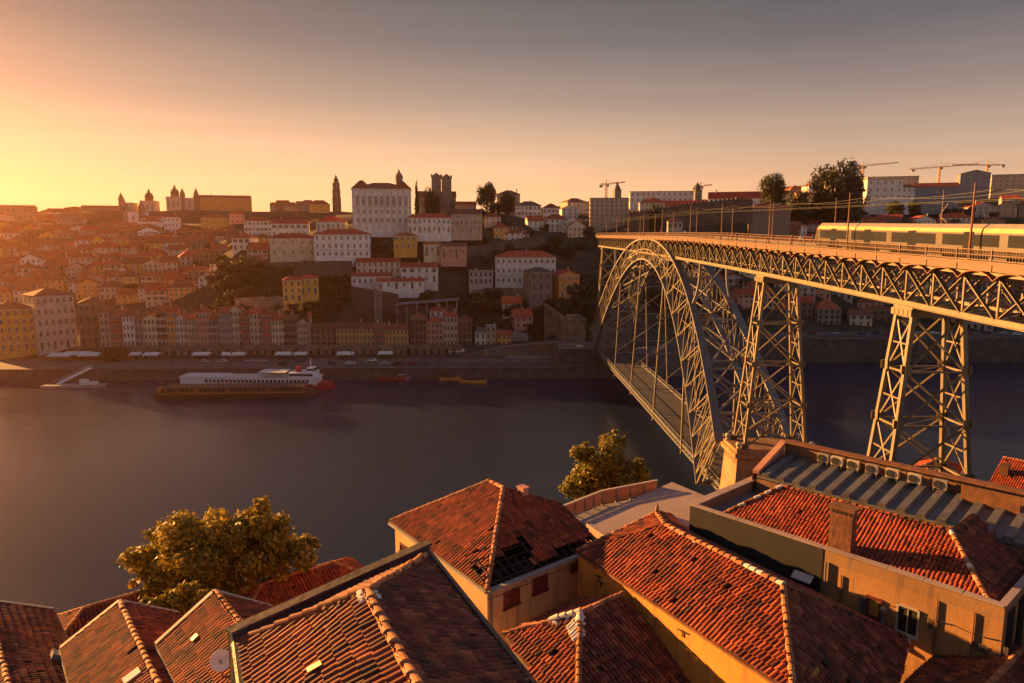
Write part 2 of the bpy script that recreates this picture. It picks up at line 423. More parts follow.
def gaia_z(X, Y):
    t = bank_y(X)-Y
    return 4.5 if t < 9 else min(46, 4.5+(t-9)*.40)
mb = MB(); xs = [-3000, -1000, -500]+[-300+10*i for i in range(61)]+[500, 1000, 3000]; ts = [0, 9]+[9+8*i for i in range(1, 24)]+[260, 400]
idx = []
for t in ts:
    row = []
    for X in xs:
        Y = bank_y(X)-t; row.append(len(mb.v)); mb.v.append(Vector((X, Y, gaia_z(X, Y))))
    idx.append(row)
for i in range(len(ts)-1):
    for j in range(len(xs)-1):
        mb.f.append((idx[i][j], idx[i+1][j], idx[i+1][j+1], idx[i][j+1])); mb.m.append(0); mb.a.append(.5)
for j in range(len(xs)-1):
    a, b = mb.v[idx[0][j]], mb.v[idx[0][j+1]]
    mb.poly([(a.x, a.y, -.9), (b.x, b.y, -.9), b, a])
struct(mb.build('near_bank_terrain', GROUND, smooth=True))

# air lit by the low sun: one closed box round the scene
mb = MB(); mb.box(-1000, 1000, -300, 1200, -2.0, 172)
hz = mb.build('haze', HAZE); hz['kind'] = 'stuff'
# ================================================================== BRIDGE
def Tz(Y): return pw(Y, [(-200, 57.0), (-162, 58.1), (-146, 58.5), (-123, 59.1), (-100, 59.6), (-53, 60.8), (-13, 61.2), (97, 62.0), (130, 62.2)])
def Bz(Y): return pw(Y, [(-200, 52.2), (-162, 53.0), (-146, 53.5), (-118, 54.3), (-100, 54.8), (-53, 55.8), (35, 57.1), (97, 57.7), (130, 57.9)])
br = thing('arch_bridge', 'two-deck wrought iron arch bridge spanning the river on lattice towers', 'bridge', (0, 0, 0))
Y0, Y1 = -262., 112.
PANEL = 5.2
panels = [-145.4+PANEL*k for k in range(-22, 50)]
panels = [y for y in panels if Y0 <= y <= Y1]
for side, X in (('w', -3.1), ('e', 3.1)):
    mb = MB(); brk = MB()
    for a, b in zip(panels, panels[1:]):
        ta, tb, ba, bb = Tz(a), Tz(b), Bz(a), Bz(b)
        mb.bar((X, a, ta-.25), (X, b, tb-.25), .5, .5); mb.bar((X, a, ba+.3), (X, b, bb+.3), .55, .6)
        mb.bar((X-.32, a, ba+.02), (X-.32, b, bb+.02), .5, .06)
        for s in (-.16, .16):
            if s < 0: mb.bar((X+s, a, ba+.5), (X+s, b, tb-.5), .10, .36, (1, 0, 0))
            else: mb.bar((X+s, a, ta-.5), (X+s, b, bb+.5), .10, .36, (1, 0, 0))
        mb.bar((X, a, ba), (X, a, ta), .16, .22)
        # curved bracket under the cornice of each panel
        n = 7; o = -.55 if X < 0 else .55
        pts = [(X+o, lerp(a, b, k/n), lerp(ta, tb, k/n)-.9+.85*math.sin(math.pi*k/n)**.6) for k in range(n+1)]
        for p, q in zip(pts, pts[1:]): brk.bar(p, q, .09, .55, (1, 0, 0))
    dt = mb.build('deck_truss', IRON_W, br); brk.build('curved_brackets', RUST, dt)
mb = MB()
for a, b in zip(panels, panels[1:]):          # floor beams, lower cross frames and wind bracing between the two trusses
    mb.bar((-3.1, a, Bz(a)+.3), (3.1, a, Bz(a)+.3), .2, .35); mb.bar((-3.1, a, Tz(a)-.4), (3.1, a, Tz(a)-.4), .25, .6)
    mb.bar((-3.1, a, Bz(a)+.3), (3.1, b, Bz(b)+.3), .16, .16); mb.bar((3.1, a, Bz(a)+.34), (-3.1, b, Bz(b)+.34), .16, .16)
    mb.bar((-3.1, a, Bz(a)+.5), (3.1, a, Tz(a)-.5), .14, .14); mb.bar((3.1, a, Bz(a)+.5), (-3.1, a, Tz(a)-.5), .14, .14)
mb.build('cross_bracing', IRON, br)
mb = MB(); ys = [Y0]+[y for y in panels]+[Y1]
for a, b in zip(ys, ys[1:]):
    mb.mesh([(x, y, Tz(y)+dz) for y in (a, b) for x, dz in ((-4.1, .5), (4.1, .5), (-4.1, .9), (4.1, .9))], [(0, 1, 5, 4), (2, 6, 7, 3), (0, 4, 6, 2), (1, 3, 7, 5)])
mb.build('upper_deck', ASPHALT, br)
for X in (-4.14, 4.14):
    mb = MB(); s = 1 if X > 0 else -1
    for a, b in zip(ys, ys[1:]):
        for z0, z1, o in ((.0, .62, .0), (.62, .80, .10), (.80, .96, .22)):
            xo = X+s*o; xi = X-s*.35
            mb.mesh([(x, y, Tz(y)+dz) for y in (a, b) for x, dz in ((xo, z0), (xo, z1), (xi, z0), (xi, z1))], [(0, 4, 5, 1), (1, 5, 7, 3), (0, 2, 6, 4)])
        mb.bar((X+s*.03, a, Tz(a)), (X+s*.03, a, Tz(a)+.62), .08, .25)
    mb.build('cornice', FASCIA, br)
    mb = MB(); xr = X+s*.05
    for a, b in zip(ys, ys[1:]):
        for dz in (1.08, 1.55, 2.05): mb.bar((xr, a, Tz(a)+dz), (xr, b, Tz(b)+dz), .07, .07)
        n = 13
        for k in range(n):
            y = lerp(a, b, k/n); z = lerp(Tz(a), Tz(b), k/n)
            if k == 0: mb.bar((xr, y, z+.96), (xr, y, z+2.12), .14, .14)
            else: mb.bar((xr, y, z+1.0), (xr, y, z+2.03), .035, .05)
    mb.build('railing', FASCIA, br)
mb = MB()
for xt in (-2.55, -1.1, 1.1, 2.55):
    for a, b in zip(ys, ys[1:]): mb.bar((xt, a, Tz(a)+.95), (xt, b, Tz(b)+.95), .08, .1)
mb.build('tram_rails', GREYMETAL, br)

# --- arch ribs
ZI_C, ZI_F, YI = 55.0, 9.8, 84.; ZE_C, ZE_F, YE = 61.4, 21.5, 92.
def zi(Y): return ZI_F+(ZI_C-ZI_F)*(1-abs(Y/YI)**2.0)
def ze(Y): return ZE_F+(ZE_C-ZE_F)*(1-abs(Y/YE)**2.25)
def wx(z): return 3.1+(61.5-z)/51.7*5.3
NP = 26
def pe(t, s): Y = YE*t; z = ze(Y); return Vector((s*wx(z), Y, z))
def pi_(t, s): Y = YI*t; z = zi(Y); return Vector((s*wx(z), Y, z))
tt = [math.sin(math.pi/2*(-1+2*k/NP)*.93)/math.sin(math.pi/2*.93) for k in range(NP+1)]
for s in (-1, 1):
    rib = MB(); fine = [t for a, b in zip(tt, tt[1:]) for t in (a, (a+b)/2)]+[1.]
    for a, b in zip(fine, fine[1:]): rib.bar(pe(a, s), pe(b, s), 1.7, .5, (0, 0, 1))
    rb = rib.build('arch_rib', IRON, br); rib = MB()
    for a, b in zip(fine, fine[1:]): rib.bar(pi_(a, s), pi_(b, s), 1.5, .5, (0, 0, 1))
    rib.build('lower_chord', IRON, rb)
    web = MB()
    for off in (-.55, .55):
        o = Vector((off, 0, 0))
        for k, (a, b) in enumerate(zip(tt, tt[1:])):
            A0, B0, A1, B1 = pi_(a, s)+o, pe(a, s)+o, pi_(b, s)+o, pe(b, s)+o
            web.bar(A0, B0, .22, .12, (1, 0, 0))
            if (off > 0) == (s > 0) or k % 2 == 0: web.bar(A0, B1, .22, .10, (1, 0, 0))
            if (off > 0) == (s > 0) or k % 2 == 1: web.bar(B0, A1, .22, .10, (1, 0, 0))
            if abs(a) < .52 and abs(b) < .52: web.bar(lerp(A0, B0, .5), lerp(A1, B1, .5), .26, .12, (1, 0, 0))
    web.build('lattice_web', IRON_W, rb)
mb = MB()
for k in range(0, NP+1, 2):
    t = tt[k]; mb.bar(pe(t, -1), pe(t, 1), .45, .45); mb.bar(pi_(t, -1), pi_(t, 1), .4, .4)
    if k < NP:
        u = tt[k+2]
        mb.bar(pe(t, -1), pe(u, 1), .5, .4); mb.bar(pe(t, 1), pe(u, -1), .5, .4)
        mb.bar(pi_(t, -1), pi_(u, 1), .35, .3); mb.bar(pi_(t, 1), pi_(u, -1), .35, .3)
    if abs(t) > .3:
        mb.bar(pe(t, -1), pi_(t, 1), .3, .3); mb.bar(pe(t, 1), pi_(t, -1), .3, .3)
mb.build('arch_bracing', IRON, br)

# --- lattice towers carrying the upper deck
def tower(Yc, zb, wt_, wb_, lt, lb, nlev, zt=None, name='tower'):
    zt = zt if zt is not None else Bz(Yc)-.05
    t_ = MB()
    def corner(f, sx_, sy_):
        return Vector((sx_*lerp(wb_, wt_, f), Yc+sy_*lerp(lb, lt, f), lerp(zb, zt-1.2, f)))
    for sx_ in (-1, 1):
        for sy_ in (-1, 1):
            t_.bar(corner(0, sx_, sy_), corner(1, sx_, sy_), .52, .52, (1, 0, 0))
    f0 = [1-(1-k/nlev)**1.0 for k in range(nlev+1)]
    for a, b in zip(f0, f0[1:]):
        for (c1, c2) in (((-1, -1), (1, -1)), ((-1, 1), (1, 1)), ((-1, -1), (-1, 1)), ((1, -1), (1, 1))):
            wide = c1[0] != c2[0]; w = .26 if wide else .2
            t_.bar(corner(a, *c1), corner(b, *c2), w, w*.6, (1, .2, 0)); t_.bar(corner(a, *c2), corner(b, *c1), w, w*.6, (1, .2, 0))
            t_.bar(corner(b, *c1), corner(b, *c2), .24, .24)
            if not wide:
                m = (a+b)/2
                t_.bar(corner(m, *c1), corner(m, *c2), .18, .18)
        t_.bar(corner(b, -1, -1), corner(b, 1, 1), .15, .15)
        for c1 in ((-1, -1), (1, -1), (-1, 1), (1, 1)):                  # gusset plates at the joints
            g = corner(a, *c1); t_.obox(g+Vector((0, c1[1]*.275, .3)), (.62, 0, 0), (0, .025, 0), (0, 0, .5)); t_.obox(g+Vector((c1[0]*.275, 0, .3)), (.025, 0, 0), (0, .55, 0), (0, 0, .5))
    tw = t_.build(name, IRON_W, br)
    c_ = MB(); c_.box(-wt_-.55, wt_+.55, Yc-lt-.45, Yc+lt+.45, zt-1.15, zt-.35); c_.box(-wt_-.35, wt_+.35, Yc-lt-.3, Yc+lt+.3, zt-.35, zt)
    for sx_ in (-1, 1):
        for k in range(4): c_.box(sx_*(wt_+.56)-.05, sx_*(wt_+.56)+.05, Yc-lt+.2+k*2*lt/3.6, Yc-lt+.45+k*2*lt/3.6, zt-1.1, zt-.4)
    c_.build('tower_cap', IRON_W, tw); return tw
def pier(x, y0, y1, z0, z1, ov=.6, mat=None, balls=True):
    p_ = MB(); p_.mesh([(sx_*(x+o), lerp(y0, y1, sy_)+(o if sy_ else -o), z) for z, o in ((z0, 1.2), (z1-1.6, 0)) for sx_, sy_ in ((-1, 0), (1, 0), (1, 1), (-1, 1))],
                       [(0, 1, 5, 4), (1, 2, 6, 5), (2, 3, 7, 6), (3, 0, 4, 7)])
    p_.box(-x-ov, x+ov, y0-ov, y1+ov, z1-1.6, z1-.7); p_.box(-x-ov*.4, x+ov*.4, y0-ov*.4, y1+ov*.4, z1-.7, z1)
    po = p_.build('stone_pier', mat or STONE_P, br)
    if balls:
        for sx_ in (-1, 1):
            for y in (y0+.5, y1-.5): b_ = MB(); b_.lathe((sx_*(x-.3), y, z1), [(.35, 0), (.4, .15), (.2, .3), (.42, .5), (.5, .8), (.38, 1.1), (.1, 1.25)], 10); b_.build('finial', CREAM, po)
    return po
tower(-99.2, 23.2, 2.95, 5.6, 1.6, 2.9, 4)
tower(-145.4, 20.0, 2.95, 5.9, 1.65, 3.1, 5)
tower(98.0, 20.0, 2.95, 5.2, 1.6, 2.6, 5)
tower(-198, 30.0, 2.95, 4.4, 1.6, 2.2, 4)
pier(7.1, -102.6, -95.4, 1, 23.0); pier(7.2, -150.2, -140.6, 8, 20.0, balls=False)
pier(7.4, 92, 104, 3, 20., mat=STONE, balls=False)
# slender props between arch and deck, spreading at the foot
for Yp in (-60.5, 60.5):
    for s in (-1, 1):
        mb = MB(); z0 = ze(Yp); x0 = s*wx(z0); top = Vector((s*3.15, Yp, Bz(Yp)))
        prev = top
        for k in range(1, 9):
            f = k/8; p = Vector((lerp(s*3.15, x0, f**2.6), Yp, lerp(Bz(Yp), z0, f))); mb.bar(prev, p, .5, .5, (0, 1, 0)); prev = p
        mb.build('arch_prop', IRON, br)
    mb = MB(); mb.bar((-wx(ze(Yp)), Yp, ze(Yp)), (2.9, Yp, Bz(Yp)), .35, .35); mb.bar((wx(ze(Yp)), Yp, ze(Yp)), (-2.9, Yp, Bz(Yp)), .35, .35); mb.build('prop_bracing', IRON, br)


# --- lower deck on hangers
ZL = 11.6; XL = 6.2
mb = MB(); mb.box(-XL+.1, XL-.1, -94, 93, ZL-.35, ZL+.1); mb.build('lower_deck', ASPHALT, br)
for s in (-1, 1):
    mb = MB(); x = s*XL
    mb.box(x-.16, x+.16, -94, 93, ZL-1.3, ZL-1.05); mb.box(x-.2, x+.2, -94, 93, ZL+.05, ZL+.3)
    n = 72
    for k in range(n):
        a = lerp(-94, 93, k/n); b = lerp(-94, 93, (k+1)/n)
        mb.bar((x, a, ZL-1.2), (x, b, ZL+.1), .1, .12); mb.bar((x, b, ZL-1.2), (x, a, ZL+.1), .1, .12); mb.bar((x, a, ZL-1.2), (x, a, ZL+.1), .1, .14)
    mb.build('lower_deck_girder', GREYMETAL, br)
    mb = MB(); n = 240
    mb.box(x-.05, x+.05, -94, 93, ZL+1.38, ZL+1.48); mb.box(x-.04, x+.04, -94, 93, ZL+.45, ZL+.52)
    for k in range(n+1): y = lerp(-94, 93, k/n); mb.bar((x, y, ZL+.3), (x, y, ZL+1.4), .05 if k % 6 else .13, .05 if k % 6 else .13)
    mb.build('lower_railing', GREYMETAL, br)
for Yh in (-61, -29, 5.5, 38, 66):
    for s in (-1, 1):
        z1 = zi(Yh); mb = MB(); mb.bar((s*XL*1.02, Yh, ZL-2.3), (s*(wx(z1)), Yh, z1), .55, .45, (1, 0, 0)); mb.build('hanger', IRON_W, br)
    mb = MB(); zt = zi(Yh); n = max(1, int((zt-ZL-7)/9))
    mb.bar((-XL, Yh, ZL-1), (XL, Yh, ZL-1), .4, .5); mb.build('floor_beam', IRON, br); mb = MB()
    if n > 1:
        for k in range(n):
            za, zb_ = lerp(ZL+7, zt, k/n), lerp(ZL+7, zt, (k+1)/n)
            mb.bar((-XL, Yh, za), (XL, Yh, zb_), .2, .2); mb.bar((XL, Yh, za), (-XL, Yh, zb_), .2, .2); mb.bar((-XL, Yh, za), (XL, Yh, za), .22, .22)
    if mb.f: mb.build('hanger_bracing', IRON, br)

# --- overhead line poles, wires and the tram standing on the deck
pole_ys = [-207, -182, -157.2, -132, -104, -77.5, -53, -23, 3, 29, 55, 81]
pm = MB(); pm.tube([(0, 0, 0), (0, 0, 7.6)], [.13, .08], 8); pm.box(-.28, .28, -.28, .28, 0, .12)
pole0 = None
ords = ['first', 'second', 'third', 'fourth', 'fifth', 'sixth', 'seventh', 'eighth', 'ninth', 'tenth', 'eleventh', 'twelfth', 'thirteenth', 'fourteenth', 'fifteenth', 'sixteenth', 'seventeenth', 'eighteenth', 'nineteenth', 'twentieth']
ords += ['twenty-'+o for o in ords[:9]]+['thirtieth']+['thirty-'+o for o in ords[:9]]+['fortieth']+['forty-'+o for o in ords[:9]]+['fiftieth']
def dup_thing(src, loc, rz, label, group=None, scale=None):
    c = copy_tree(src); c.location = loc; c.rotation_euler = (0, 0, rz)
    if scale is not None: c.scale = scale if hasattr(scale, '__len__') else (scale,)*3
    c['label'] = label
    if group: c['group'] = group
    if label in LABELS and LABELS[label] != group: print('LABEL TWICE', label)
    LABELS[label] = group; return c
for sd_, X, off in ((-1, -3.85, 0), (1, 3.85, 8)):
    for k, y in enumerate(pole_ys[1:]):
        yy = y-off if sd_ > 0 else y
        lab = f"thin iron overhead line pole, {ords[k]} from the near end on the {'outer left' if sd_ < 0 else 'far right'} railing of the upper deck"
        lab = f"thin overhead line pole on the {'left' if sd_ < 0 else 'right'} deck railing, {ords[k]} from the near end"
        loc = (X, yy, Tz(yy)+.9)
        if pole0 is None:
            pole0 = thing('catenary_pole', lab, 'pole', loc, 0, 'overhead line poles along the upper deck')
            mb = MB(); mb.v = [v+Vector(loc) for v in pm.v]; mb.f = pm.f; mb.m = pm.m; mb.a = pm.a; mb.build('mast', RUST, pole0)
            mb = MB(); mb.bar((X, yy, loc[2]+6.4), (X+2.6, yy, loc[2]+6.9), .06, .06); mb.bar((X, yy, loc[2]+7.3), (X+2.6, yy, loc[2]+6.9), .04, .04)
            mb.tube([(X+1.0, yy, loc[2]+6.5), (X+1.0, yy, loc[2]+6.75)], .09, 6); mb.build('bracket_arm', BLACKM, pole0)
        else:
            c = dup_thing(pole0, loc, 0 if sd_ < 0 else math.pi, lab, 'overhead line poles along the upper deck')
for X, lab in ((-1.85, 'thin overhead wire above the left tram track on the upper deck'), (1.85, 'thin overhead wire above the right tram track on the upper deck')):
    mb = MB()
    yy = pole_ys
    for a, b in zip(yy, yy[1:]):
        n = 6
        for k in range(n):
            f, g = k/n, (k+1)/n; sag = lambda t: -.45*4*t*(1-t)
            pa = lambda t, dz: (X, lerp(a, b, t), lerp(Tz(a), Tz(b), t)+dz)
            mb.bar(pa(f, 7.9+sag(f)), pa(g, 7.9+sag(g)), .026, .026); mb.bar(pa(f, 6.9), pa(g, 6.9), .024, .024)
    tag(mb.build('overhead_wire', BLACKM), lab, 'wire')

# tram
tr = thing('tram', 'yellow and grey tram on the upper deck at the right edge', 'tram', (0, 0, 0))
ta, tbk = -119.5, -195.; tx0, tx1 = -3.1, -.55
slope = (Tz(-119.5)-Tz(-170))/50.5
tz0 = lambda y: Tz(y)+1.25
sec = [(0.1, 0), (0, .55), (-.02, 2.38), (.07, 2.82), (.45, 3.25)]
cuts = [-119.5, -121.6]+[-131, -141, -151, -161, -171, -181, -191, -195]
def tsec(y, nose=0.):
    z = tz0(y); L_ = [(tx0+nx, y-nose*0, z+h) for nx, h in sec]; R_ = [(tx1-nx, y, z+h) for nx, h in reversed(sec)]
    return [Vector(p) for p in L_+R_]
rings = []
n0 = tsec(-119.6); rings.append([Vector((lerp(p.x, (tx0+tx1)/2, .18), p.y-1.4*max(0, (p.z-tz0(-119.6)-.9)/2.5), lerp(p.z, tz0(-119.6)+1.0, .12))) for p in n0])
for y in cuts[1:]: rings.append(tsec(y))
mb = MB(); vs = [p for r in rings for p in r]; n = 10; fs = [tuple(range(n))]
mm = []
for i in range(len(rings)-1):
    for k in range(n):
        mb.poly([rings[i][k], rings[i+1][k], rings[i+1][(k+1) % n], rings[i][(k+1) % n]], 1 if k in (3, 4, 5) else 0 if k in (2, 6) else 2)
mb.poly(rings[0][::-1], 2)
tb = mb.build('body', [ORANGE, simple('tram_grey', (.24, .22, .20), .4, .08, 1), simple('tram_dark', (.045, .032, .024), .4, .1, 1)], tr)
for k, (a, b) in enumerate(zip(cuts[1:], cuts[2:])):
    for sx_, x in ((-1, tx0-.03), (1, tx1+.03)):
        mb = MB(); mb.mesh([(x, a-.5, tz0(a)+1.05), (x, b+.7, tz0(b)+1.05), (x, b+.7, tz0(b)+2.2), (x, a-.5, tz0(a)+2.2)], [(0, 1, 2, 3) if sx_ > 0 else (3, 2, 1, 0)])
        mb.build('window_band', GLASS, tb)
        mb = MB(); x2 = x+sx_*.01; mb.mesh([(x2, a-4, tz0(a)+.1), (x2, a-5.6, tz0(a)+.1), (x2, a-5.6, tz0(a)+2.35), (x2, a-4, tz0(a)+2.35)], [(0, 1, 2, 3) if sx_ > 0 else (3, 2, 1, 0)])
        mb.build('door', GLASS, tb)
mb = MB(); A = rings[0]; f = lambda p: Vector(p)+Vector((0, .03, .02))
mb.poly([f(lerp(A[1], A[2], .35)), f(A[2]), f(A[7]), f(lerp(A[8], A[7], .35))][::-1]); mb.build('windscreen', GLASS, tr)
for x in (tx0+.55, tx1-.55):
    mb = MB(); mb.lathe((0, 0, 0), [(.13, -.04), (.13, .05)], 10); q = MB(); q.v = [Vector((x+v.x, -119.48+v.z, tz0(-119.5)+.62+v.y)) for v in mb.v]; q.f = mb.f; q.m = mb.m; q.a = mb.a; q.build('headlight', WHITE, tr)
mb = MB(); yy = -150; mb.bar((-1.8, yy, tz0(yy)+3.35), (-1.8, yy+1.4, tz0(yy)+4.2), .08, .08); mb.bar((-1.8, yy+1.4, tz0(yy)+4.2), (-1.8, yy, tz0(yy)+5.5), .07, .07); mb.bar((-2.5, yy, tz0(yy)+5.5), (-1.1, yy, tz0(yy)+5.5), .07, .05); mb.build('pantograph', BLACKM, tr)
for y in (-123, -130, -140, -150, -160, -170, -180, -190):
    mb = MB(); mb.box(tx0+.15, tx1-.15, y-1.3, y+1.3, tz0(y)-.28, tz0(y)+.1)
    for d in (-.8, .8): mb.tube([(tx0+.2, y+d, tz0(y)+.03), (tx1-.2, y+d, tz0(y)+.03)], .28, 10)
    mb.build('bogie', BLACKM, tr)
# ================================================================== TREES (prototypes)
def crown_mesh(name, mat, rx, ry, rz, n, leaf, seed, clumps=26, flat=.0, light=None, cone=False):
    rnd = random.Random(seed); me = MB(); cl = []
    for k in range(clumps):
        while True:
            p = Vector((rnd.uniform(-1, 1), rnd.uniform(-1, 1), rnd.uniform(-1, 1)))
            if p.length < 1 and (p.length > .35 or rnd.random() < .4): break
        if cone: p.x *= max(.1, .62-.55*p.z); p.y *= max(.1, .62-.55*p.z)
        r = rnd.uniform(.26, .42)
        cl.append((p, r, rnd.uniform(-.28, .28)))
    vs = []; fs = []; at = []
    for k in range(n):
        p, r, tt_ = rnd.choice(cl)
        while True:
            d = Vector((rnd.uniform(-1, 1), rnd.uniform(-1, 1), rnd.uniform(-1, 1)))
            if .3 < d.length < 1: break
        d = d.normalized()*(d.length**.5)
        q = p*.78+d*r*(.8 if cone else 1)
        c = Vector((q.x*rx, q.y*ry, q.z*rz))
        s = leaf*rnd.uniform(.6, 1.35)
        nrm = (d+Vector((rnd.gauss(0, .5), rnd.gauss(0, .5), rnd.gauss(.25, .5)))).normalized()
        x = nrm.cross(Vector((rnd.gauss(0, 1), rnd.gauss(0, 1), rnd.gauss(0, 1)))).normalized(); y = nrm.cross(x)
        i = len(vs); vs += [c-x*s, c-y*s*.55, c+x*s, c+y*s*.55]; fs.append((i, i+1, i+2, i+3))
        at.append(min(1, max(0, .5+tt_+rnd.uniform(-.3, .3))))
    me.v = vs; me.f = fs; me.m = [0]*len(fs); me.a = at
    return me.data(name, mat, attr=True)
def trunk_mesh(h, r, rx, rz, zc, seed, nb=7):
    rnd = random.Random(seed); mb = MB()
    mb.tube([(0, 0, -1), (r*.3, 0, h*.35), (-r*.2, r*.2, h*.7), (0, 0, h)], [r*1.35, r, r*.8, r*.5], 8)
    for k in range(nb):
        a = 2*math.pi*k/nb+rnd.uniform(-.4, .4); z0 = h*rnd.uniform(.45, .95); L = rx*rnd.uniform(.55, .85)
        p = [(0, 0, z0), (math.cos(a)*L*.4, math.sin(a)*L*.4, z0+rz*.25), (math.cos(a)*L, math.sin(a)*L, z0+rz*rnd.uniform(.4, .9))]
        mb.tube(p, [r*.5, r*.32, r*.08], 6)
    return mb.data('trunk', BARK, smooth=True)
CROWNS = {
 'round': (crown_mesh('crown', LEAF_DARK, 1, 1, 1, 7000, .06, 1, 60), trunk_mesh(1.2, .07, 1, 1, 0, 1)),
 'loose': (crown_mesh('crown', LEAF_SCRUB, 1, 1, .9, 5000, .065, 2, 45), trunk_mesh(1.2, .07, 1, 1, 0, 2)),
 'cypress': (crown_mesh('crown', LEAF_DARK, .55, .55, 1, 1500, .06, 3, 40, cone=True), trunk_mesh(1.0, .05, .2, .6, 0, 3)),
 'bush': (crown_mesh('foliage', LEAF_DARK, 1, 1, .75, 1500, .10, 4, 20), None),
 'bush2': (crown_mesh('foliage', LEAF_SCRUB, 1, 1, .7, 1500, .10, 5, 18), None)}
def plant(kind, loc, rx, h, label, group=None, rz_=None):
    cm_, tm = CROWNS[kind]; bush = tm is None; loc = Vector(loc); zt = terrain(loc.x, loc.y)
    if not bush and loc.z > zt: h += loc.z-zt; loc.z = zt
    o = thing('bush' if bush else 'tree', label, 'bush' if bush else 'tree', loc, random.uniform(0, 6.28) if rz_ is None else rz_, group)
    if bush:
        c = link('foliage', cm_, o, (0, 0, h*.45), 0, (rx, rx, h*.62))
    else:
        link('trunk', tm, o, (0, 0, 0), 0, (rx*1.1, rx*1.1, h*.5)); link('crown', cm_, o, (0, 0, h*.54), 0, (rx, rx, h*.48))
    return o

# ================================================================== FAR TOWN
def win_proto(kind):
    m = MB()
    if kind == 'plain':           # casement: light stone surround, mullion, dark glass
        m.box(-.5, .5, -.03, 0, -.5, .5, 1)
        for x in (-.5, .5): m.box(x-.07, x+.07, -.09, .0, -.5, .5)
        for z in (-.5, .5): m.box(-.62, .62, -.11, .0, z-.06, z+.06)
        m.box(-.025, .025, -.06, -.02, -.45, .45); m.box(-.45, .45, -.055, -.02, .08, .12)
    elif kind in ('shutters', 'closed'):
        m.box(-.5, .5, -.03, 0, -.5, .5, 1)
        for x in (-.5, .5): m.box(x-.06, x+.06, -.09, .0, -.5, .5)
        for z in (-.5, .5): m.box(-.6, .6, -.11, .0, z-.05, z+.05)
        if kind == 'shutters':
            for x in (-.80, .80): m.box(x-.23, x+.23, -.07, .0, -.48, .48, 3)
        else: m.box(-.46, .46, -.06, -.02, -.46, .30, 3); m.box(-.02, .02, -.08, -.02, -.46, .46)
    elif kind == 'balcony':       # French window with an iron balcony
        m.box(-.5, .5, -.03, 0, -.5, .5, 1)
        for x in (-.5, .5): m.box(x-.08, x+.08, -.09, .0, -.5, .5)
        m.box(-.6, .6, -.11, .0, .46, .56); m.box(-.03, .03, -.06, -.02, -.5, .5)
        m.box(-.75, .75, -.55, 0, -.55, -.50, 0); m.box(-.74, .74, -.54, -.51, -.22, -.18, 2)
        for k in range(9): x = -.72+.18*k; m.box(x-.018, x+.018, -.54, -.51, -.5, -.2, 2)
    elif kind == 'arch':
        n = 10; pts = [(-.5, -.5), (.5, -.5)]+[(.5*math.cos(math.pi*k/n), .18+.32*math.sin(math.pi*k/n)) for k in range(n+1)]
        m.mesh([(x, -.03, z) for x, z in pts], [tuple(range(len(pts)))], 1)
        o = [(x*1.28, z*1.1+.03) for x, z in pts]; N = len(pts)
        m.mesh([(x, -.08, z) for x, z in pts]+[(x, -.08, z) for x, z in o]+[(x, 0, z) for x, z in o], [(i, (i+1) % N, N+(i+1) % N, N+i) for i in range(N)]+[(N+i, N+(i+1) % N, 2*N+(i+1) % N, 2*N+i) for i in range(N)])
        m.box(-.03, .03, -.06, -.02, -.5, .45); m.box(-.45, .45, -.055, -.02, .12, .17)
    elif kind == 'door':
        m.box(-.5, .5, -.03, 0, -.5, .5, 1); 
        for x in (-.5, .5): m.box(x-.09, x+.09, -.09, .0, -.5, .5)
        m.box(-.59, .59, -.1, .0, .45, .56)
    return m
WIN = {}
SHG = simple('green_shutter', (.03, .07, .045), .6, .2, 3)
for k, nm in (('plain', 'window'), ('balcony', 'window'), ('shutters', 'window'), ('closed', 'window'), ('arch', 'window'), ('door', 'door')):
    WIN[k] = win_proto(k).data(nm, [CREAM, GLASS, BLACKM, SHG])
    WIN[k+'_dark'] = win_proto(k).data(nm, [simple('dark_surround_'+k, (.12, .10, .085), .8, .2), GLASS, BLACKM, SHUTTER])
NAMED = []        # picture rectangles of the surveyed buildings
RECT = []
OCC = []
WALLC = {'white': (.72, .69, .64), 'cream': (.68, .55, .37), 'ochre': (.68, .34, .07), 'yellow': (.74, .42, .08), 'grey': (.42, .38, .35), 'beige': (.56, .43, .31), 'brown': (.27, .15, .09),
         'dark red': (.34, .055, .035), 'pink': (.60, .29, .20), 'orange': (.62, .26, .06), 'stone': (.24, .19, .15), 'bluish grey': (.24, .27, .31), 'tiled grey': (.28, .30, .32)}
ROOFC = {'red': (.42, .075, .03), 'rusty': (.36, .095, .035), 'brown': (.22, .075, .035), 'slate': (.09, .085, .09), 'bright red': (.50, .065, .025)}
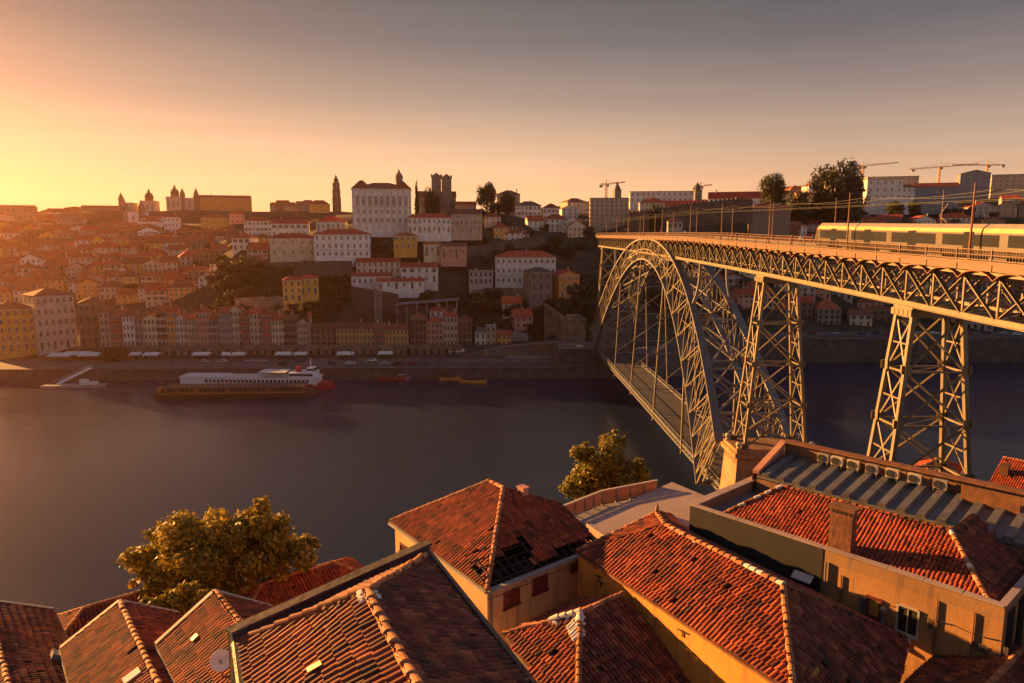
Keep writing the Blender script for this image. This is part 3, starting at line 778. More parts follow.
def roof_parts(mb, w, d, h, kind, rh, ov=.35, m=0):
    x0, x1, y0, y1 = -w/2-ov, w/2+ov, -ov, d+ov; t = .28; z = h
    def sl(p): mb.slab(p, t, m)
    if kind == 'flat':
        mb.box(x0, x1, y0, y1, z, z+.35, m); return
    if kind == 'hip':
        if w >= d: a = min(d/2+ov, w/2); A, B = (x0+a, (y0+y1)/2, z+rh), (x1-a, (y0+y1)/2, z+rh)
        else: a = min(w/2+ov, d/2); A, B = (0, y0+a, z+rh), (0, y1-a, z+rh)
        c = [(x0, y0, z), (x1, y0, z), (x1, y1, z), (x0, y1, z)]
        if w >= d: fs = [[c[0], c[1], B, A], [c[1], c[2], B], [c[2], c[3], A, B], [c[3], c[0], A]]
        else: fs = [[c[0], c[1], A], [c[1], c[2], B, A], [c[2], c[3], B], [c[3], c[0], A, B]]
        for f in fs: mb.poly([(x, y, q+t) for x, y, q in f], m)
        mb.poly(c[::-1], m)
        for i in range(4): p, q = c[i], c[(i+1) % 4]; mb.poly([p, q, (q[0], q[1], q[2]+t), (p[0], p[1], p[2]+t)], m)
    elif kind == 'gable':
        ym = (y0+y1)/2
        sl([(x0, y0, z+.02), (x1, y0, z+.02), (x1, ym, z+rh), (x0, ym, z+rh)]); sl([(x1, y1, z+.02), (x0, y1, z+.02), (x0, ym, z+rh), (x1, ym, z+rh)])
    else:
        sl([(x0, y1, z+.02), (x0, y0, z+.02), (0, y0, z+rh), (0, y1, z+rh)]); sl([(x1, y0, z+.02), (x1, y1, z+.02), (0, y1, z+rh), (0, y0, z+rh)])
def wall_parts(mb, w, d, h, kind, rh, base=-5, m=0):
    mb.box(-w/2, w/2, 0, d, base, h, m)
    if kind == 'gable':
        for x in (-w/2, w/2): mb.mesh([(x-.01, 0, h), (x-.01, d, h), (x-.01, d/2, h+rh-.25), (x+.01, 0, h), (x+.01, d, h), (x+.01, d/2, h+rh-.25)], [(0, 1, 2), (3, 5, 4), (0, 2, 5, 3), (2, 1, 4, 5)], m)
    elif kind == 'gable_end':
        for y in (.0, d): mb.mesh([(-w/2, y-.01, h), (w/2, y-.01, h), (0, y-.01, h+rh-.25), (-w/2, y+.01, h), (w/2, y+.01, h), (0, y+.01, h+rh-.25)], [(0, 1, 2), (3, 5, 4), (0, 2, 5, 3), (2, 1, 4, 5)], m)
def house(loc, rz, w, d, h, roof, rh, wall, roofc, floors, bays, label, cat='house', group=None, win='plain', side=True, chimney=None, ground='door', wscale=1., mat=None, jitter=True, name='house', dormer=0, plinth=None):
    o = thing(name, label, cat, loc, rz, group); M_ = Matrix.LocRotScale(o.location, o.rotation_euler, None)
    def bl(mb, nm, mats, par, color=None):
        me = mb.data(nm, mats); q = bpy.data.objects.new(nm, me); COL.objects.link(q); q.parent = par
        if color: q.color = (*color, 1)
        return q
    wc = WALLC[wall] if isinstance(wall, str) else wall; rc = ROOFC[roofc] if isinstance(roofc, str) else roofc
    j = random.uniform(.88, 1.1) if jitter else 1
    mb = MB(); wall_parts(mb, w, d, h, roof, rh); wl = bl(mb, 'wall', mat or PLASTER, o, tuple(c*j for c in wc))
    mb = MB(); mb.box(-w/2-.12, w/2+.12, -.12, d+.12, h-.45, h-.1); 
    bl(mb, 'cornice', CREAM if wall in ('white', 'cream', 'yellow', 'ochre', 'orange', 'pink') else CONCRETE, wl); mb = MB()
    if floors > 2: mb.box(-w/2-.08, w/2+.08, -.08, .1, h/floors-.12, h/floors+.1)
    if mb.f: bl(mb, 'string_course', CONCRETE, wl)
    mb = MB(); roof_parts(mb, w, d, h, roof, rh); j2 = random.uniform(.8, 1.2)
    rf = bl(mb, 'roof', ROOF if roof != 'flat' else CONCRETE, o, tuple(c*j2 for c in rc))
    if chimney is None: chimney = random.random() < .45
    if chimney:
        x = random.uniform(-.35, .35)*w; y = random.uniform(.3, .7)*d
        mb = MB(); mb.box(x-.35, x+.35, y-.3, y+.3, h, h+rh+1.1); mb.box(x-.45, x+.45, y-.4, y+.4, h+rh+1.1, h+rh+1.3); bl(mb, 'chimney', PLASTER, rf, WALLC['beige'])
    for k in range(dormer):
        x = lerp(-w/2, w/2, (k+.5)/dormer); mb = MB(); mb.box(x-.7, x+.7, .6, 2.5, h+.1, h+1.7); mb.slab([(x-.9, .4, h+1.7), (x, .4, h+2.3), (x, 3, h+2.3), (x-.9, 3, h+1.7)], .12); mb.slab([(x, .4, h+2.3), (x+.9, .4, h+1.7), (x+.9, 3, h+1.7), (x, 3, h+2.3)], .12); dm = bl(mb, 'dormer', PLASTER, rf, WALLC['white'])
        link('window', WIN['plain'], dm, (x, .6, h+.9), 0, (.8, 1, 1.0))
    fh = h/max(1, floors); style = random.choice([['plain'], ['plain', 'plain', 'closed'], ['shutters'], ['shutters', 'closed'], ['plain', 'balcony'], ['balcony', 'plain', 'closed']]) if ground == 'door' else ['plain']
    for f in range(floors):
        for b in range(bays):
            x = lerp(-w/2, w/2, (b+.5)/bays); zc_ = (f+.55)*fh; ww = min(1.15, w/bays*.52)*wscale; wh = min(fh*.62, 2.1)*wscale
            kd = win if win != 'plain' else random.choice(style)
            if f == 0 and ground == 'door' and b % 2 == 0: kd = 'door'; wh = fh*.8; zc_ = fh*.42; ww *= 1.15
            elif f == 0 and ground == 'door': kd = 'plain'
            key = kd+('_dark' if wall in ('grey', 'stone', 'brown') and kd+'_dark' in WIN else '')
            link('door' if kd == 'door' else 'window', WIN[key], wl, (x, -.01, zc_), 0, (ww, 1, wh))
        if side:
            nb = max(1, int(d/4.2))
            for b in range(nb):
                for sx_, rz2 in (((-1, -math.pi/2),) if side == 'left' else ((-1, -math.pi/2), (1, math.pi/2))):
                    link('window', WIN['plain'], wl, (sx_*(w/2+.01), lerp(0, d, (b+.5)/nb), (f+.55)*fh), rz2, (min(1.05, d/nb*.5)*wscale, 1, min(fh*.55, 1.7)*wscale))
    return o
def at_px(x0, x1, ye, yb, D):
    p = UD((x0+x1)/2, yb, D); k = (p-CAM).length/F_PX*.985
    return p, (x1-x0)*k, (yb-ye)*k
def hpx(x0, x1, ye, yb, D, d, roof, rh, wall, roofc, floors, bays, label, rot=0, **kw):
    p, w, h = at_px(x0, x1, ye, yb, D)
    RECT.append((x0-2, x1+2, ye-6, yb+2)); NAMED.append(((x0+x1)/2, (ye+yb)/2, D, label))
    OCC.append((p.x, p.y+d/2, max(w, d)*.6))
    az = -math.atan2(p.x-CAM.x, p.y-CAM.y)*.55
    return house(p, az+R(rot), w, d, h, roof, rh, wall, roofc, floors, bays, label, **kw)

# --- the long white palace on the hill
P0 = hpx(354, 411, 190, 229, 441, 26, 'hip', 4.2, 'white', 'brown', 1, 0, 'long white bishop palace with three rows of windows and a lantern on its roof', rot=3, cat='palace', name='palace', ground=None, side=False, chimney=False, jitter=False)
_, W_, H_ = at_px(354, 411, 190, 229, 441)
wl = P0.children[0]
for b in range(9):
    x = lerp(-W_/2+1.6, W_/2-1.6, (b+.5)/9)
    link('window', WIN['arch'], wl, (x, -.02, H_*.70), 0, (1.9, 1, H_*.24)); link('window', WIN['plain'], wl, (x, -.02, H_*.43), 0, (1.5, 1, 2.2)); link('window', WIN['plain'], wl, (x, -.02, H_*.22), 0, (1.6, 1, 2.7))
for b in range(5):
    y = 26*(b+.5)/5
    link('window', WIN['arch'], wl, (-W_/2-.02, y, H_*.70), -math.pi/2, (1.9, 1, H_*.24)); link('window', WIN['plain'], wl, (-W_/2-.02, y, H_*.25), -math.pi/2, (1.6, 1, 2.7))
mb = MB()
for k in range(10): x = lerp(-W_/2+.3, W_/2-.3, k/9); mb.box(x-.35, x+.35, -.28, .1, .0, H_-.6)
mb.box(-W_/2-.4, W_/2+.4, -.4, .2, H_-1.0, H_-.2); mb.box(-W_/2-.2, W_/2+.2, -.25, .2, H_*.53, H_*.56)
q = bpy.data.objects.new('pilasters', mb.data('pilasters', CREAM)); COL.objects.link(q); q.parent = wl
for sx_ in (-1, 1):
    mb = MB(); x = sx_*(W_/2-5.6); mb.mesh([(x-5.8, -.3, H_+.3), (x+5.8, -.3, H_+.3), (x+5.8, 11, H_+.3), (x-5.8, 11, H_+.3), (x-1, 5, H_+5.2), (x+1, 5, H_+5.2)], [(0, 1, 5, 4), (1, 2, 5), (2, 3, 4, 5), (3, 0, 4)])
    q = bpy.data.objects.new('pavilion_roof', mb.data('pavilion_roof', ROOF)); COL.objects.link(q); q.parent = P0.children[1]; q.color = (*ROOFC['brown'], 1)
mb = MB(); mb.lathe((W_/2-7, 9, H_+4), [(2.3, 0), (2.3, 3.6), (2.6, 3.7), (2.3, 4.6), (1.5, 6.0), (.7, 6.7), (.7, 7.6), (.15, 8.2), (.1, 9.2)], 8)
q = bpy.data.objects.new('lantern', mb.data('lantern', STONE)); COL.objects.link(q); q.parent = P0.children[1]

# --- cathedral with two crenellated towers
p, w, h = at_px(418, 456, 197, 214, 478)
ca = thing('cathedral', 'brown granite cathedral with two crenellated square towers on the hilltop', 'cathedral', p, .1)
RECT.append((414, 458, 165, 214)); NAMED.append((437, 185, 478, 'twin-towered cathedral')); OCC.append((p.x, p.y+10, 18))
def add(mb, nm, mats, par, color=None, smooth=False):
    q = bpy.data.objects.new(nm, mb.data(nm, mats, smooth=smooth)); COL.objects.link(q); q.parent = par
    if color: q.color = (*color, 1)
    return q
mb = MB(); mb.box(-w/2, w/2, 0, 16, -6, h); cw = add(mb, 'nave', STONE, ca)
mb = MB(); mb.slab([(-w/2-.4, -.4, h), (w/2+.4, -.4, h), (w/2+.4, 8, h+4), (-w/2-.4, 8, h+4)], .3); mb.slab([(w/2+.4, 16.4, h), (-w/2-.4, 16.4, h), (-w/2-.4, 8, h+4), (w/2+.4, 8, h+4)], .3); add(mb, 'nave_roof', ROOF, ca, ROOFC['brown'])
k_ = 478/F_PX
for cx_, wt2, top in ((-.2*k_, 9.2*k_, 174.5), (9.8*k_, 9.2*k_, 175.5)):
    hh = (214-top)*k_*1.0; mb = MB(); mb.box(cx_-wt2/2, cx_+wt2/2, -1.5, -1.5+wt2, -6, hh-3.2); mb.box(cx_-wt2/2-.3, cx_+wt2/2+.3, -1.8, -1.2+wt2, hh-3.2, hh-2.4)
    n = 5
    for i in range(n):
        for j in range(n):
            if i in (0, n-1) or j in (0, n-1):
                x = lerp(cx_-wt2/2, cx_+wt2/2, i/(n-1)); y = lerp(-1.5, -1.5+wt2, j/(n-1)); mb.box(x-.42, x+.42, y-.42, y+.42, hh-2.4, hh-1.0)
    mb.box(cx_-wt2/2, cx_+wt2/2, -1.5, -1.1, hh-2.4, hh-1.7)
    tw = add(mb, 'bell_tower', STONE, ca)
    mb = MB(); mb.lathe((cx_, -1.5+wt2/2, hh-2.4), [(wt2*.30, 0), (wt2*.30, .9), (wt2*.26, 1.5), (wt2*.15, 2.1), (.2, 2.5), (.15, 3.3)], 8); add(mb, 'tower_dome', STONE, tw)
    for z in (hh-7, hh-13): link('window', WIN['arch_dark'], tw, (cx_, -1.52, z), 0, (1.4, 1, 3))
    link('window', WIN['arch_dark'], tw, (cx_-wt2/2-.02, -1.5+wt2/2, hh-7), -math.pi/2, (1.4, 1, 3))

# --- slender baroque bell tower on the skyline
p = UD(337, 210, 860); k_ = 860/F_PX
ct = thing('bell_tower', 'slender baroque bell tower standing alone on the skyline', 'tower', p, .2); NAMED.append((337, 190, 860, 'slender bell tower')); RECT.append((331, 343, 172, 210)); OCC.append((p.x, p.y, 8))
mb = MB(); H = 33*k_
for w2, z0, z1 in ((4.4, -8, .34), (4.0, .34, .58), (3.5, .58, .78)):
    z0 = z0*H if z0 > 0 else z0; z1 = z1*H
    mb.box(-w2, w2, -w2, w2, z0, z1); mb.box(-w2-.7, w2+.7, -w2-.7, w2+.7, z1-1.1, z1)
    for s in (-1, 1):
        for t in (-1, 1): mb.box(s*w2-.5, s*w2+.5, t*w2-.5, t*w2+.5, z0, z1-.6)
sh = add(mb, 'shaft', STONE_D, ct)
for z in (.2, .46, .68):
    link('opening', WIN['arch_dark'], sh, (0, -4.45 if z < .3 else (-4.05 if z < .5 else -3.55), z*H), 0, (2.2, 1, 5))
mb = MB(); mb.lathe((0, 0, .78*H), [(3.0, 0), (3.0, 3.4), (3.4, 3.5), (2.6, 4.6), (1.6, 5.6), (1.5, 7.2), (.7, 8.0), (.35, 9.6), (.12, 11)], 8); add(mb, 'spire', STONE_D, ct)

HB = [ # x0,x1,eave,base,D,depth,roof,rh,wall,roofc,floors,bays,label,rot,kwargs
 (408, 451, 218, 233, 430, 11, 'hip', 2.6, 'white', 'red', 2, 9, 'low white house row with red hip roof just below the palace', 0, {}),
 (451, 482, 214, 232, 432, 12, 'gable', 3, 'beige', 'brown', 3, 7, 'beige town house with brown roof right of the low white row', 0, {}),
 (316, 369, 235, 258, 414, 17, 'hip', 3.0, 'white', 'red', 3, 9, 'big white convent block with three rows of windows and red hip roof', 0, dict(ground=None)),
 (272, 315, 239, 258, 419, 13, 'hip', 2.6, 'cream', 'red', 2, 5, 'cream convent wing with red hip roof left of the white block', 8, dict(ground=None)),
 (273, 307, 224, 238, 442, 12, 'gable', 2.5, 'white', 'red', 2, 6, 'white hillside house behind the cream convent wing', 0, {}),
 (317, 345, 222, 232, 445, 14, 'hip', 3.4, 'white', 'bright red', 1, 6, 'white house with bright red hip roof above the convent block', 0, {}),
 (394, 417, 236, 249, 419, 9, 'hip', 1.6, 'yellow', 'rusty', 2, 4, 'yellow house alone on the terrace below the palace', 0, {}),
 (424, 441, 244, 256, 417, 8, 'gable', 1.5, 'cream', 'rusty', 1, 3, 'small cream house on the terrace right of the yellow house', 5, {}),
 (441, 466, 246, 258, 414, 9, 'gable', 1.8, 'pink', 'brown', 1, 4, 'pink ruin-like house on the terrace under the beige town house', -4, {}),
 (401, 438, 267, 282, 400, 9, 'gable', 2.4, 'white', 'red', 2, 5, 'white two-storey house with red gable roof on the cliff', 0, {}),
 (357, 400, 262, 274, 410, 10, 'gable', 2.2, 'cream', 'red', 2, 8, 'upper long cream house of the stepped pair on the cliff', 0, dict(ground=None)),
 (352, 391, 276, 287, 401, 7, 'gable', 1.8, 'white', 'red', 1, 7, 'lower long white house of the stepped pair on the cliff', 0, dict(ground=None)),
 (377, 424, 281, 289, 394, 6, 'gable', 1.6, 'white', 'red', 1, 6, 'low white shed with red roof under the stepped pair', 0, {}),
 (495, 556, 257, 285, 404, 15, 'hip', 3.2, 'white', 'red', 3, 11, 'big white barrack-like building with three window rows on the right cliff', 0, dict(ground='plain')),
 (469, 493, 271, 285, 402, 9, 'flat', .4, 'grey', 'slate', 2, 5, 'grey flat-roofed annex beside the big white cliff building', 0, dict(ground=None)),
 (529, 553, 272, 302, 384, 9, 'hip', 2.4, 'stone', 'slate', 3, 3, 'dark stone tower house with slate roof on the cliff', 24, dict(ground=None)),
 (557, 581, 275, 297, 391, 10, 'gable_end', 2.8, 'orange', 'red', 3, 3, 'orange house with red roof at the cliff by the bridge', 28, {}),
 (284, 302, 281, 301, 374, 8, 'hip', 1.8, 'yellow', 'bright red', 3, 3, 'left of two yellow houses stepped up the green slope', 6, {}),
 (300, 318, 279, 294, 379, 8, 'hip', 1.8, 'yellow', 'bright red', 2, 3, 'right of two yellow houses stepped up the green slope', 4, {}),
 (311, 337, 329, 347, 351, 9, 'gable', 2.4, 'brown', 'brown', 3, 5, 'brown quay house left of the long yellow front', 0, {}),
 (337, 356, 328, 347, 351, 9, 'gable', 2.4, 'ochre', 'brown', 3, 5, 'ochre quay house, left half of the long yellow front', 0, dict(win='balcony')),
 (356, 375, 328, 347, 351, 9, 'gable', 2.5, 'yellow', 'brown', 3, 5, 'yellow quay house, right half of the long yellow front', 0, dict(win='balcony')),
 (375, 385, 328, 347, 351, 9, 'gable', 2.4, 'dark red', 'brown', 3, 2, 'narrow dark red quay house between yellow fronts', 0, {}),
 (385, 408, 329, 347, 351, 9, 'gable', 2.4, 'yellow', 'brown', 3, 6, 'yellow quay house right of the dark red front', 0, dict(win='balcony')),
 (411, 427, 318, 347, 354, 9, 'hip', 2.4, 'brown', 'brown', 4, 4, 'tall brown house at the left of the quay cluster', 0, dict(win='balcony')),
 (427, 443, 322, 347, 354, 9, 'hip', 2.4, 'pink', 'red', 4, 4, 'tall pink-brown house in the middle of the quay cluster', 0, dict(win='balcony')),
 (430, 447, 311, 330, 366, 9, 'hip', 2.2, 'white', 'red', 3, 3, 'white-topped house rising behind the quay cluster', 0, {}),
 (443, 458, 316, 347, 355, 9, 'hip', 2.2, 'beige', 'red', 4, 4, 'tall beige house with balconies at the right of the quay cluster', 0, dict(win='balcony')),
 (458, 472, 320, 346, 356, 9, 'gable_end', 2.4, 'brown', 'brown', 4, 3, 'brown gabled house closing the quay cluster on the right', 0, {}),
 (475, 486, 333, 347, 356, 7, 'flat', .4, 'white', 'slate', 2, 2, 'small white house with dark openings on the quay ramp', 0, {}),
 (486, 496, 326, 347, 357, 7, 'flat', .4, 'beige', 'slate', 3, 2, 'narrow beige house beside the small white one', 0, {}),
 (497, 511, 335, 346, 358, 7, 'gable', 2.0, 'yellow', 'red', 2, 3, 'small yellow house with red roof at the end of the quay', 0, {}),
 (0, 31, 316, 351, 338, 14, 'hip', 2.6, 'ochre', 'brown', 5, 6, 'ochre riverside block at the far left edge of the town', 14, dict(win='balcony')),
 (44, 74, 303, 349, 346, 15, 'hip', 3.0, 'beige', 'brown', 5, 6, 'big beige corner block by the riverside square at left', 34, dict(win='balcony', wscale=1.15)),
 (84, 103, 309, 347, 352, 14, 'hip', 2.4, 'brown', 'brown', 4, 4, 'tall brown house between the corner block and the quay row', 8, {}),
 (590, 628, 199, 230, 478, 14, 'flat', .4, 'beige', 'slate', 7, 8, 'modern concrete block with a grid of balconies behind the arch crown', 0, dict(win='balcony', ground='plain', wscale=1.25, cat='apartment block')),
 (631, 692, 192, 203, 560, 20, 'flat', .4, 'white', 'slate', 2, 12, 'long low white modern building on the ridge', 0, dict(ground='plain')),
 (640, 664, 203, 213, 500, 12, 'hip', 3.4, 'cream', 'red', 2, 5, 'cream house with broad red hip roof left on the ridge', 0, {}),
 (664, 708, 206, 214, 500, 12, 'gable', 3.8, 'white', 'bright red', 1, 8, 'long white house with bright red roof below the modern building', 0, {}),
 (710, 757, 199, 212, 482, 12, 'gable', 4.6, 'white', 'bright red', 1, 6, 'white hall with tall bright red roof above the city wall', -6, dict(ground=None)),
 (752, 788, 210, 228, 432, 10, 'hip', 3.0, 'stone', 'rusty', 2, 5, 'stone house with rusty hip roof right of the city wall', 0, {}),
 (733, 752, 203, 214, 470, 8, 'hip', 2.6, 'white', 'red', 1, 4, 'little white house right beside the hall above the city wall', 0, {}),
 (869, 898, 183, 208, 560, 13, 'flat', .4, 'white', 'slate', 4, 5, 'white four-storey office block right of the big tree', 0, dict(ground='plain')),
 (898, 919, 190, 208, 562, 12, 'gable', 2.6, 'white', 'brown', 3, 5, 'white lower wing joined to the four-storey office block', 0, dict(ground='plain')),
 (919, 953, 190, 208, 556, 13, 'gable', 3.4, 'bluish grey', 'red', 2, 1, 'blank bluish grey hall with red roof on the right ridge', 0, dict(ground=None, side=False)),
 (872, 913, 178, 186, 600, 16, 'flat', .4, 'beige', 'slate', 2, 8, 'beige flat-topped block behind the white office block', 0, dict(ground='plain')),
 (963, 985, 177, 194, 610, 13, 'gable_end', 3, 'bluish grey', 'slate', 4, 4, 'bluish grey gabled block near the right edge of the ridge', 0, dict(ground='plain')),
 (998, 1034, 178, 192, 615, 15, 'flat', .4, 'beige', 'slate', 4, 8, 'beige flat block at the right edge of the ridge', 0, dict(ground='plain')),
 (516, 541, 206, 222, 520, 12, 'hip', 3.2, 'white', 'slate', 3, 6, 'white three-storey villa with dark hip roof right of the round trees', 0, {}),
 (543, 559, 208, 222, 525, 10, 'hip', 3.0, 'white', 'brown', 2, 4, 'white villa with brown roof on the ridge left of the concrete block', 0, {}),
 (497, 520, 195, 212, 540, 14, 'hip', 3.4, 'beige', 'brown', 3, 4, 'bulky beige house with brown roof between the round trees', 0, {}),
 (455, 476, 205, 216, 470, 10, 'gable', 2.4, 'pink', 'red', 2, 4, 'pink house with red roof just right of the cathedral', 0, {}),
 (668, 682, 222, 239, 425, 9, 'hip', 2.4, 'grey', 'brown', 2, 3, 'grey house tucked below the long city wall', 0, {}),
]
for t in HB:
    a = t[:13]; hpx(*a, rot=t[13], **t[14])

# --- quay row of narrow tall houses
rnd = random.Random(11)
x = 103.; k = 0; cols = ['cream', 'beige', 'brown', 'grey', 'yellow', 'dark red', 'beige', 'ochre', 'tiled grey', 'pink', 'cream', 'white']
QG = 'narrow houses shoulder to shoulder along the quay'
while x < 310:
    w = rnd.uniform(8.5, 13.5); x1 = min(311, x+w); ye = rnd.choice([312, 315, 318, 321, 324, 327, 319, 316]); wall = cols[(k*5+rnd.randint(0, 2)) % len(cols)]; fl = 5 if ye < 318 else 4 if ye < 325 else 3
    rc = rnd.choice(['red', 'rusty', 'brown']); rf = rnd.choice(['hip', 'gable', 'gable', 'gable_end'])
    lab = f"{wall} quay house with {rc} {rf.replace('_', ' ')} roof, {ords[k]} from the brown house at left"
    hpx(x, x1, ye, 348, 349+rnd.uniform(-.6, .6), 9, rf, rnd.uniform(2, 3), wall, rc, fl, 3 if w < 11 else 4, lab, rot=0, win=rnd.choice(['plain', 'balcony', 'balcony']), group=QG, side='left')
    x = x1+.15; k += 1

# --- skyline churches and palaces at the left
def church(x0, x1, ye, yb, D, label, dome=True, wall='beige', tower_=0):
    p, w, h = at_px(x0, x1, ye, yb, D); RECT.append((x0-1, x1+1, ye-12, yb)); NAMED.append(((x0+x1)/2, ye, D, label)); OCC.append((p.x, p.y+8, w*.7))
    o = thing('church', label, 'church', p, .15)
    mb = MB(); mb.box(-w/2, w/2, 0, 18, -8, h); mb.box(-w/2-.3, w/2+.3, -.3, 18.3, h, h+.6); b = add(mb, 'wall', PLASTER, o, WALLC[wall])
    if dome:
        r = w*.30; mb = MB(); mb.lathe((0, 8, h+.6), [(r, 0), (r, r*.8), (r*1.1, r*.85), (r*.98, r*1.35), (r*.7, r*1.85), (r*.3, r*2.12), (r*.28, r*2.6), (.2, r*2.9), (.12, r*3.3)], 12, ); add(mb, 'dome', STONE_D, o)
    for s in ([-1, 1] if tower_ == 2 else [-1] if tower_ else []):
        mb = MB(); x = s*w*.42; mb.box(x-2.2, x+2.2, -.5, 3.9, -8, h+6); mb.lathe((x, 1.7, h+6), [(2.4, 0), (2.0, 1.6), (1.1, 3.2), (.5, 4.2), (.12, 6.4)], 8); add(mb, 'bell_tower', STONE, o)
        link('window', WIN['arch_dark'], o, (x, -.52, h+3.4), 0, (1.3, 1, 2.6))
    for k in range(3): link('window', WIN['arch'], b, (lerp(-w/2, w/2, (k+.5)/3), -.02, h*.6), 0, (1.6, 1, h*.35))
    return o
church(142, 154, 203, 216, 790, 'domed church on the left skyline with one dark round dome')
church(122, 132, 205, 217, 780, 'church with a single pointed tower left of the domed church', False, 'beige', 1)
church(168, 180, 199, 214, 800, 'domed church with a squat dome, third from left on the skyline')
church(183, 197, 200, 214, 810, 'twin-towered church beside the squat dome on the skyline', False, 'beige', 2)
church(126, 142, 214, 226, 690, 'white church front with two small towers on the left hillside', False, 'white', 2)
hpx(198, 247, 199, 214, 820, 16, 'gable', 3, 'orange', 'rusty', 3, 14, 'very long orange building along the left skyline', 0, ground=None, side='left')
hpx(6, 30, 211, 226, 800, 16, 'gable', 3, 'stone', 'brown', 3, 6, 'dark block breaking the skyline at the far left edge', 0, ground=None, side='left')
hpx(86, 116, 210, 222, 790, 16, 'gable', 3, 'stone', 'brown', 2, 8, 'low wide block on the left skyline before the pointed tower', 0, ground=None, side='left')
hpx(166, 178, 219, 234, 640, 12, 'hip', 3, 'white', 'red', 3, 4, 'tall white house high in the left hillside roofs', 0, side='left')
hpx(246, 271, 222, 238, 560, 12, 'hip', 3, 'white', 'red', 3, 7, 'white three-storey house left of the convent on the hillside', 0, side='left')
hpx(203, 226, 219, 232, 640, 12, 'hip', 3, 'ochre', 'rusty', 2, 6, 'ochre house under the very long orange building', 0, side='left')

# --- the mass of hillside houses
EXC = RECT+[(268, 322, 262, 300), (318, 350, 286, 326), (556, 640, 250, 345), (352, 412, 290, 322), (412, 476, 286, 308), (345, 470, 232, 250)]
EXC += [(630, 770, 214, 240), (865, 960, 207, 222)]
SIZES = ['small', 'narrow', 'broad', 'tall', 'low']
counts = {}
FAR_D = 585.
FARM = MB(); FAR_MATS = []; FAR_I = {}
def far_mat(kind, key):
    if (kind, key) not in FAR_I:
        FAR_I[(kind, key)] = len(FAR_MATS); c = WALLC[key] if kind == 'w' else ROOFC[key] if kind == 'r' else None
        FAR_MATS.append(GLASS if c is None else simple(('far_wall_' if kind == 'w' else 'far_roof_')+key.replace(' ', '_'), c, .85, .3, .5))
    return FAR_I[(kind, key)]
def far_house(loc, rz, w, d, h, rf, rh, wall, rc, floors, bays):
    m = MB(); wall_parts(m, w, d, h, rf, rh, m=far_mat('w', wall)); roof_parts(m, w, d, h, rf, rh, m=far_mat('r', rc)); fh = h/floors; g = far_mat('g', '')
    for f in range(floors):
        for b in range(bays):
            x = lerp(-w/2, w/2, (b+.5)/bays); z = (f+.55)*fh; m.box(x-.5, x+.5, -.06, .02, z-.8, z+.8, g)
    M_ = Matrix.LocRotScale(Vector(loc), Matrix.Rotation(rz, 3, 'Z').to_euler(), None); FARM.mesh([M_ @ v for v in m.v], [], 0); i = len(FARM.v)-len(m.v)
    for f, mm in zip(m.f, m.m): FARM.f.append(tuple(i+k for k in f)); FARM.m.append(mm); FARM.a.append(.5)
FORMS = {'hip': 'hip', 'gable': 'gable', 'gable_end': 'end-gable', 'flat': 'flat'}
def region_of(px, D):
    best = None
    for nx, ny, nD, nl in LAND:
        d = abs(nx-px)+abs(nD-D)*.35
        if best is None or d < best[0]: best = (d, nx, nD, nl)
    return best
LAND = [(337, 860, 'slender bell tower'), (148, 790, 'domed church'), (223, 820, 'long orange skyline building'), (340, 414, 'white convent block'), (290, 376, 'two yellow slope houses'), (57, 346, 'beige corner block'), (15, 338, 'ochre block at far left'), (134, 690, 'twin-towered church'), (172, 640, 'tall white hillside house'), (258, 560, 'white three-storey house'), (93, 352, 'tall brown quay house'),
        (382, 441, 'palace'), (437, 478, 'cathedral'), (525, 404, 'big white cliff building'), (545, 440, 'upper terrace bushes'), (609, 478, 'concrete balcony block'), (660, 560, 'low white modern building'), (734, 482, 'tall red-roofed hall'), (770, 432, 'rusty-roofed stone house'), (884, 560, 'white office block'), (936, 556, 'bluish grey hall'), (974, 610, 'bluish block'), (1016, 615, 'right edge block'), (835, 520, 'big dark tree'), (200, 349, 'quay row'), (915, 372, 'second iron tower'), (773, 372, 'first iron tower')]
LAND = [(a, 0, b, c) for a, b, c in LAND]
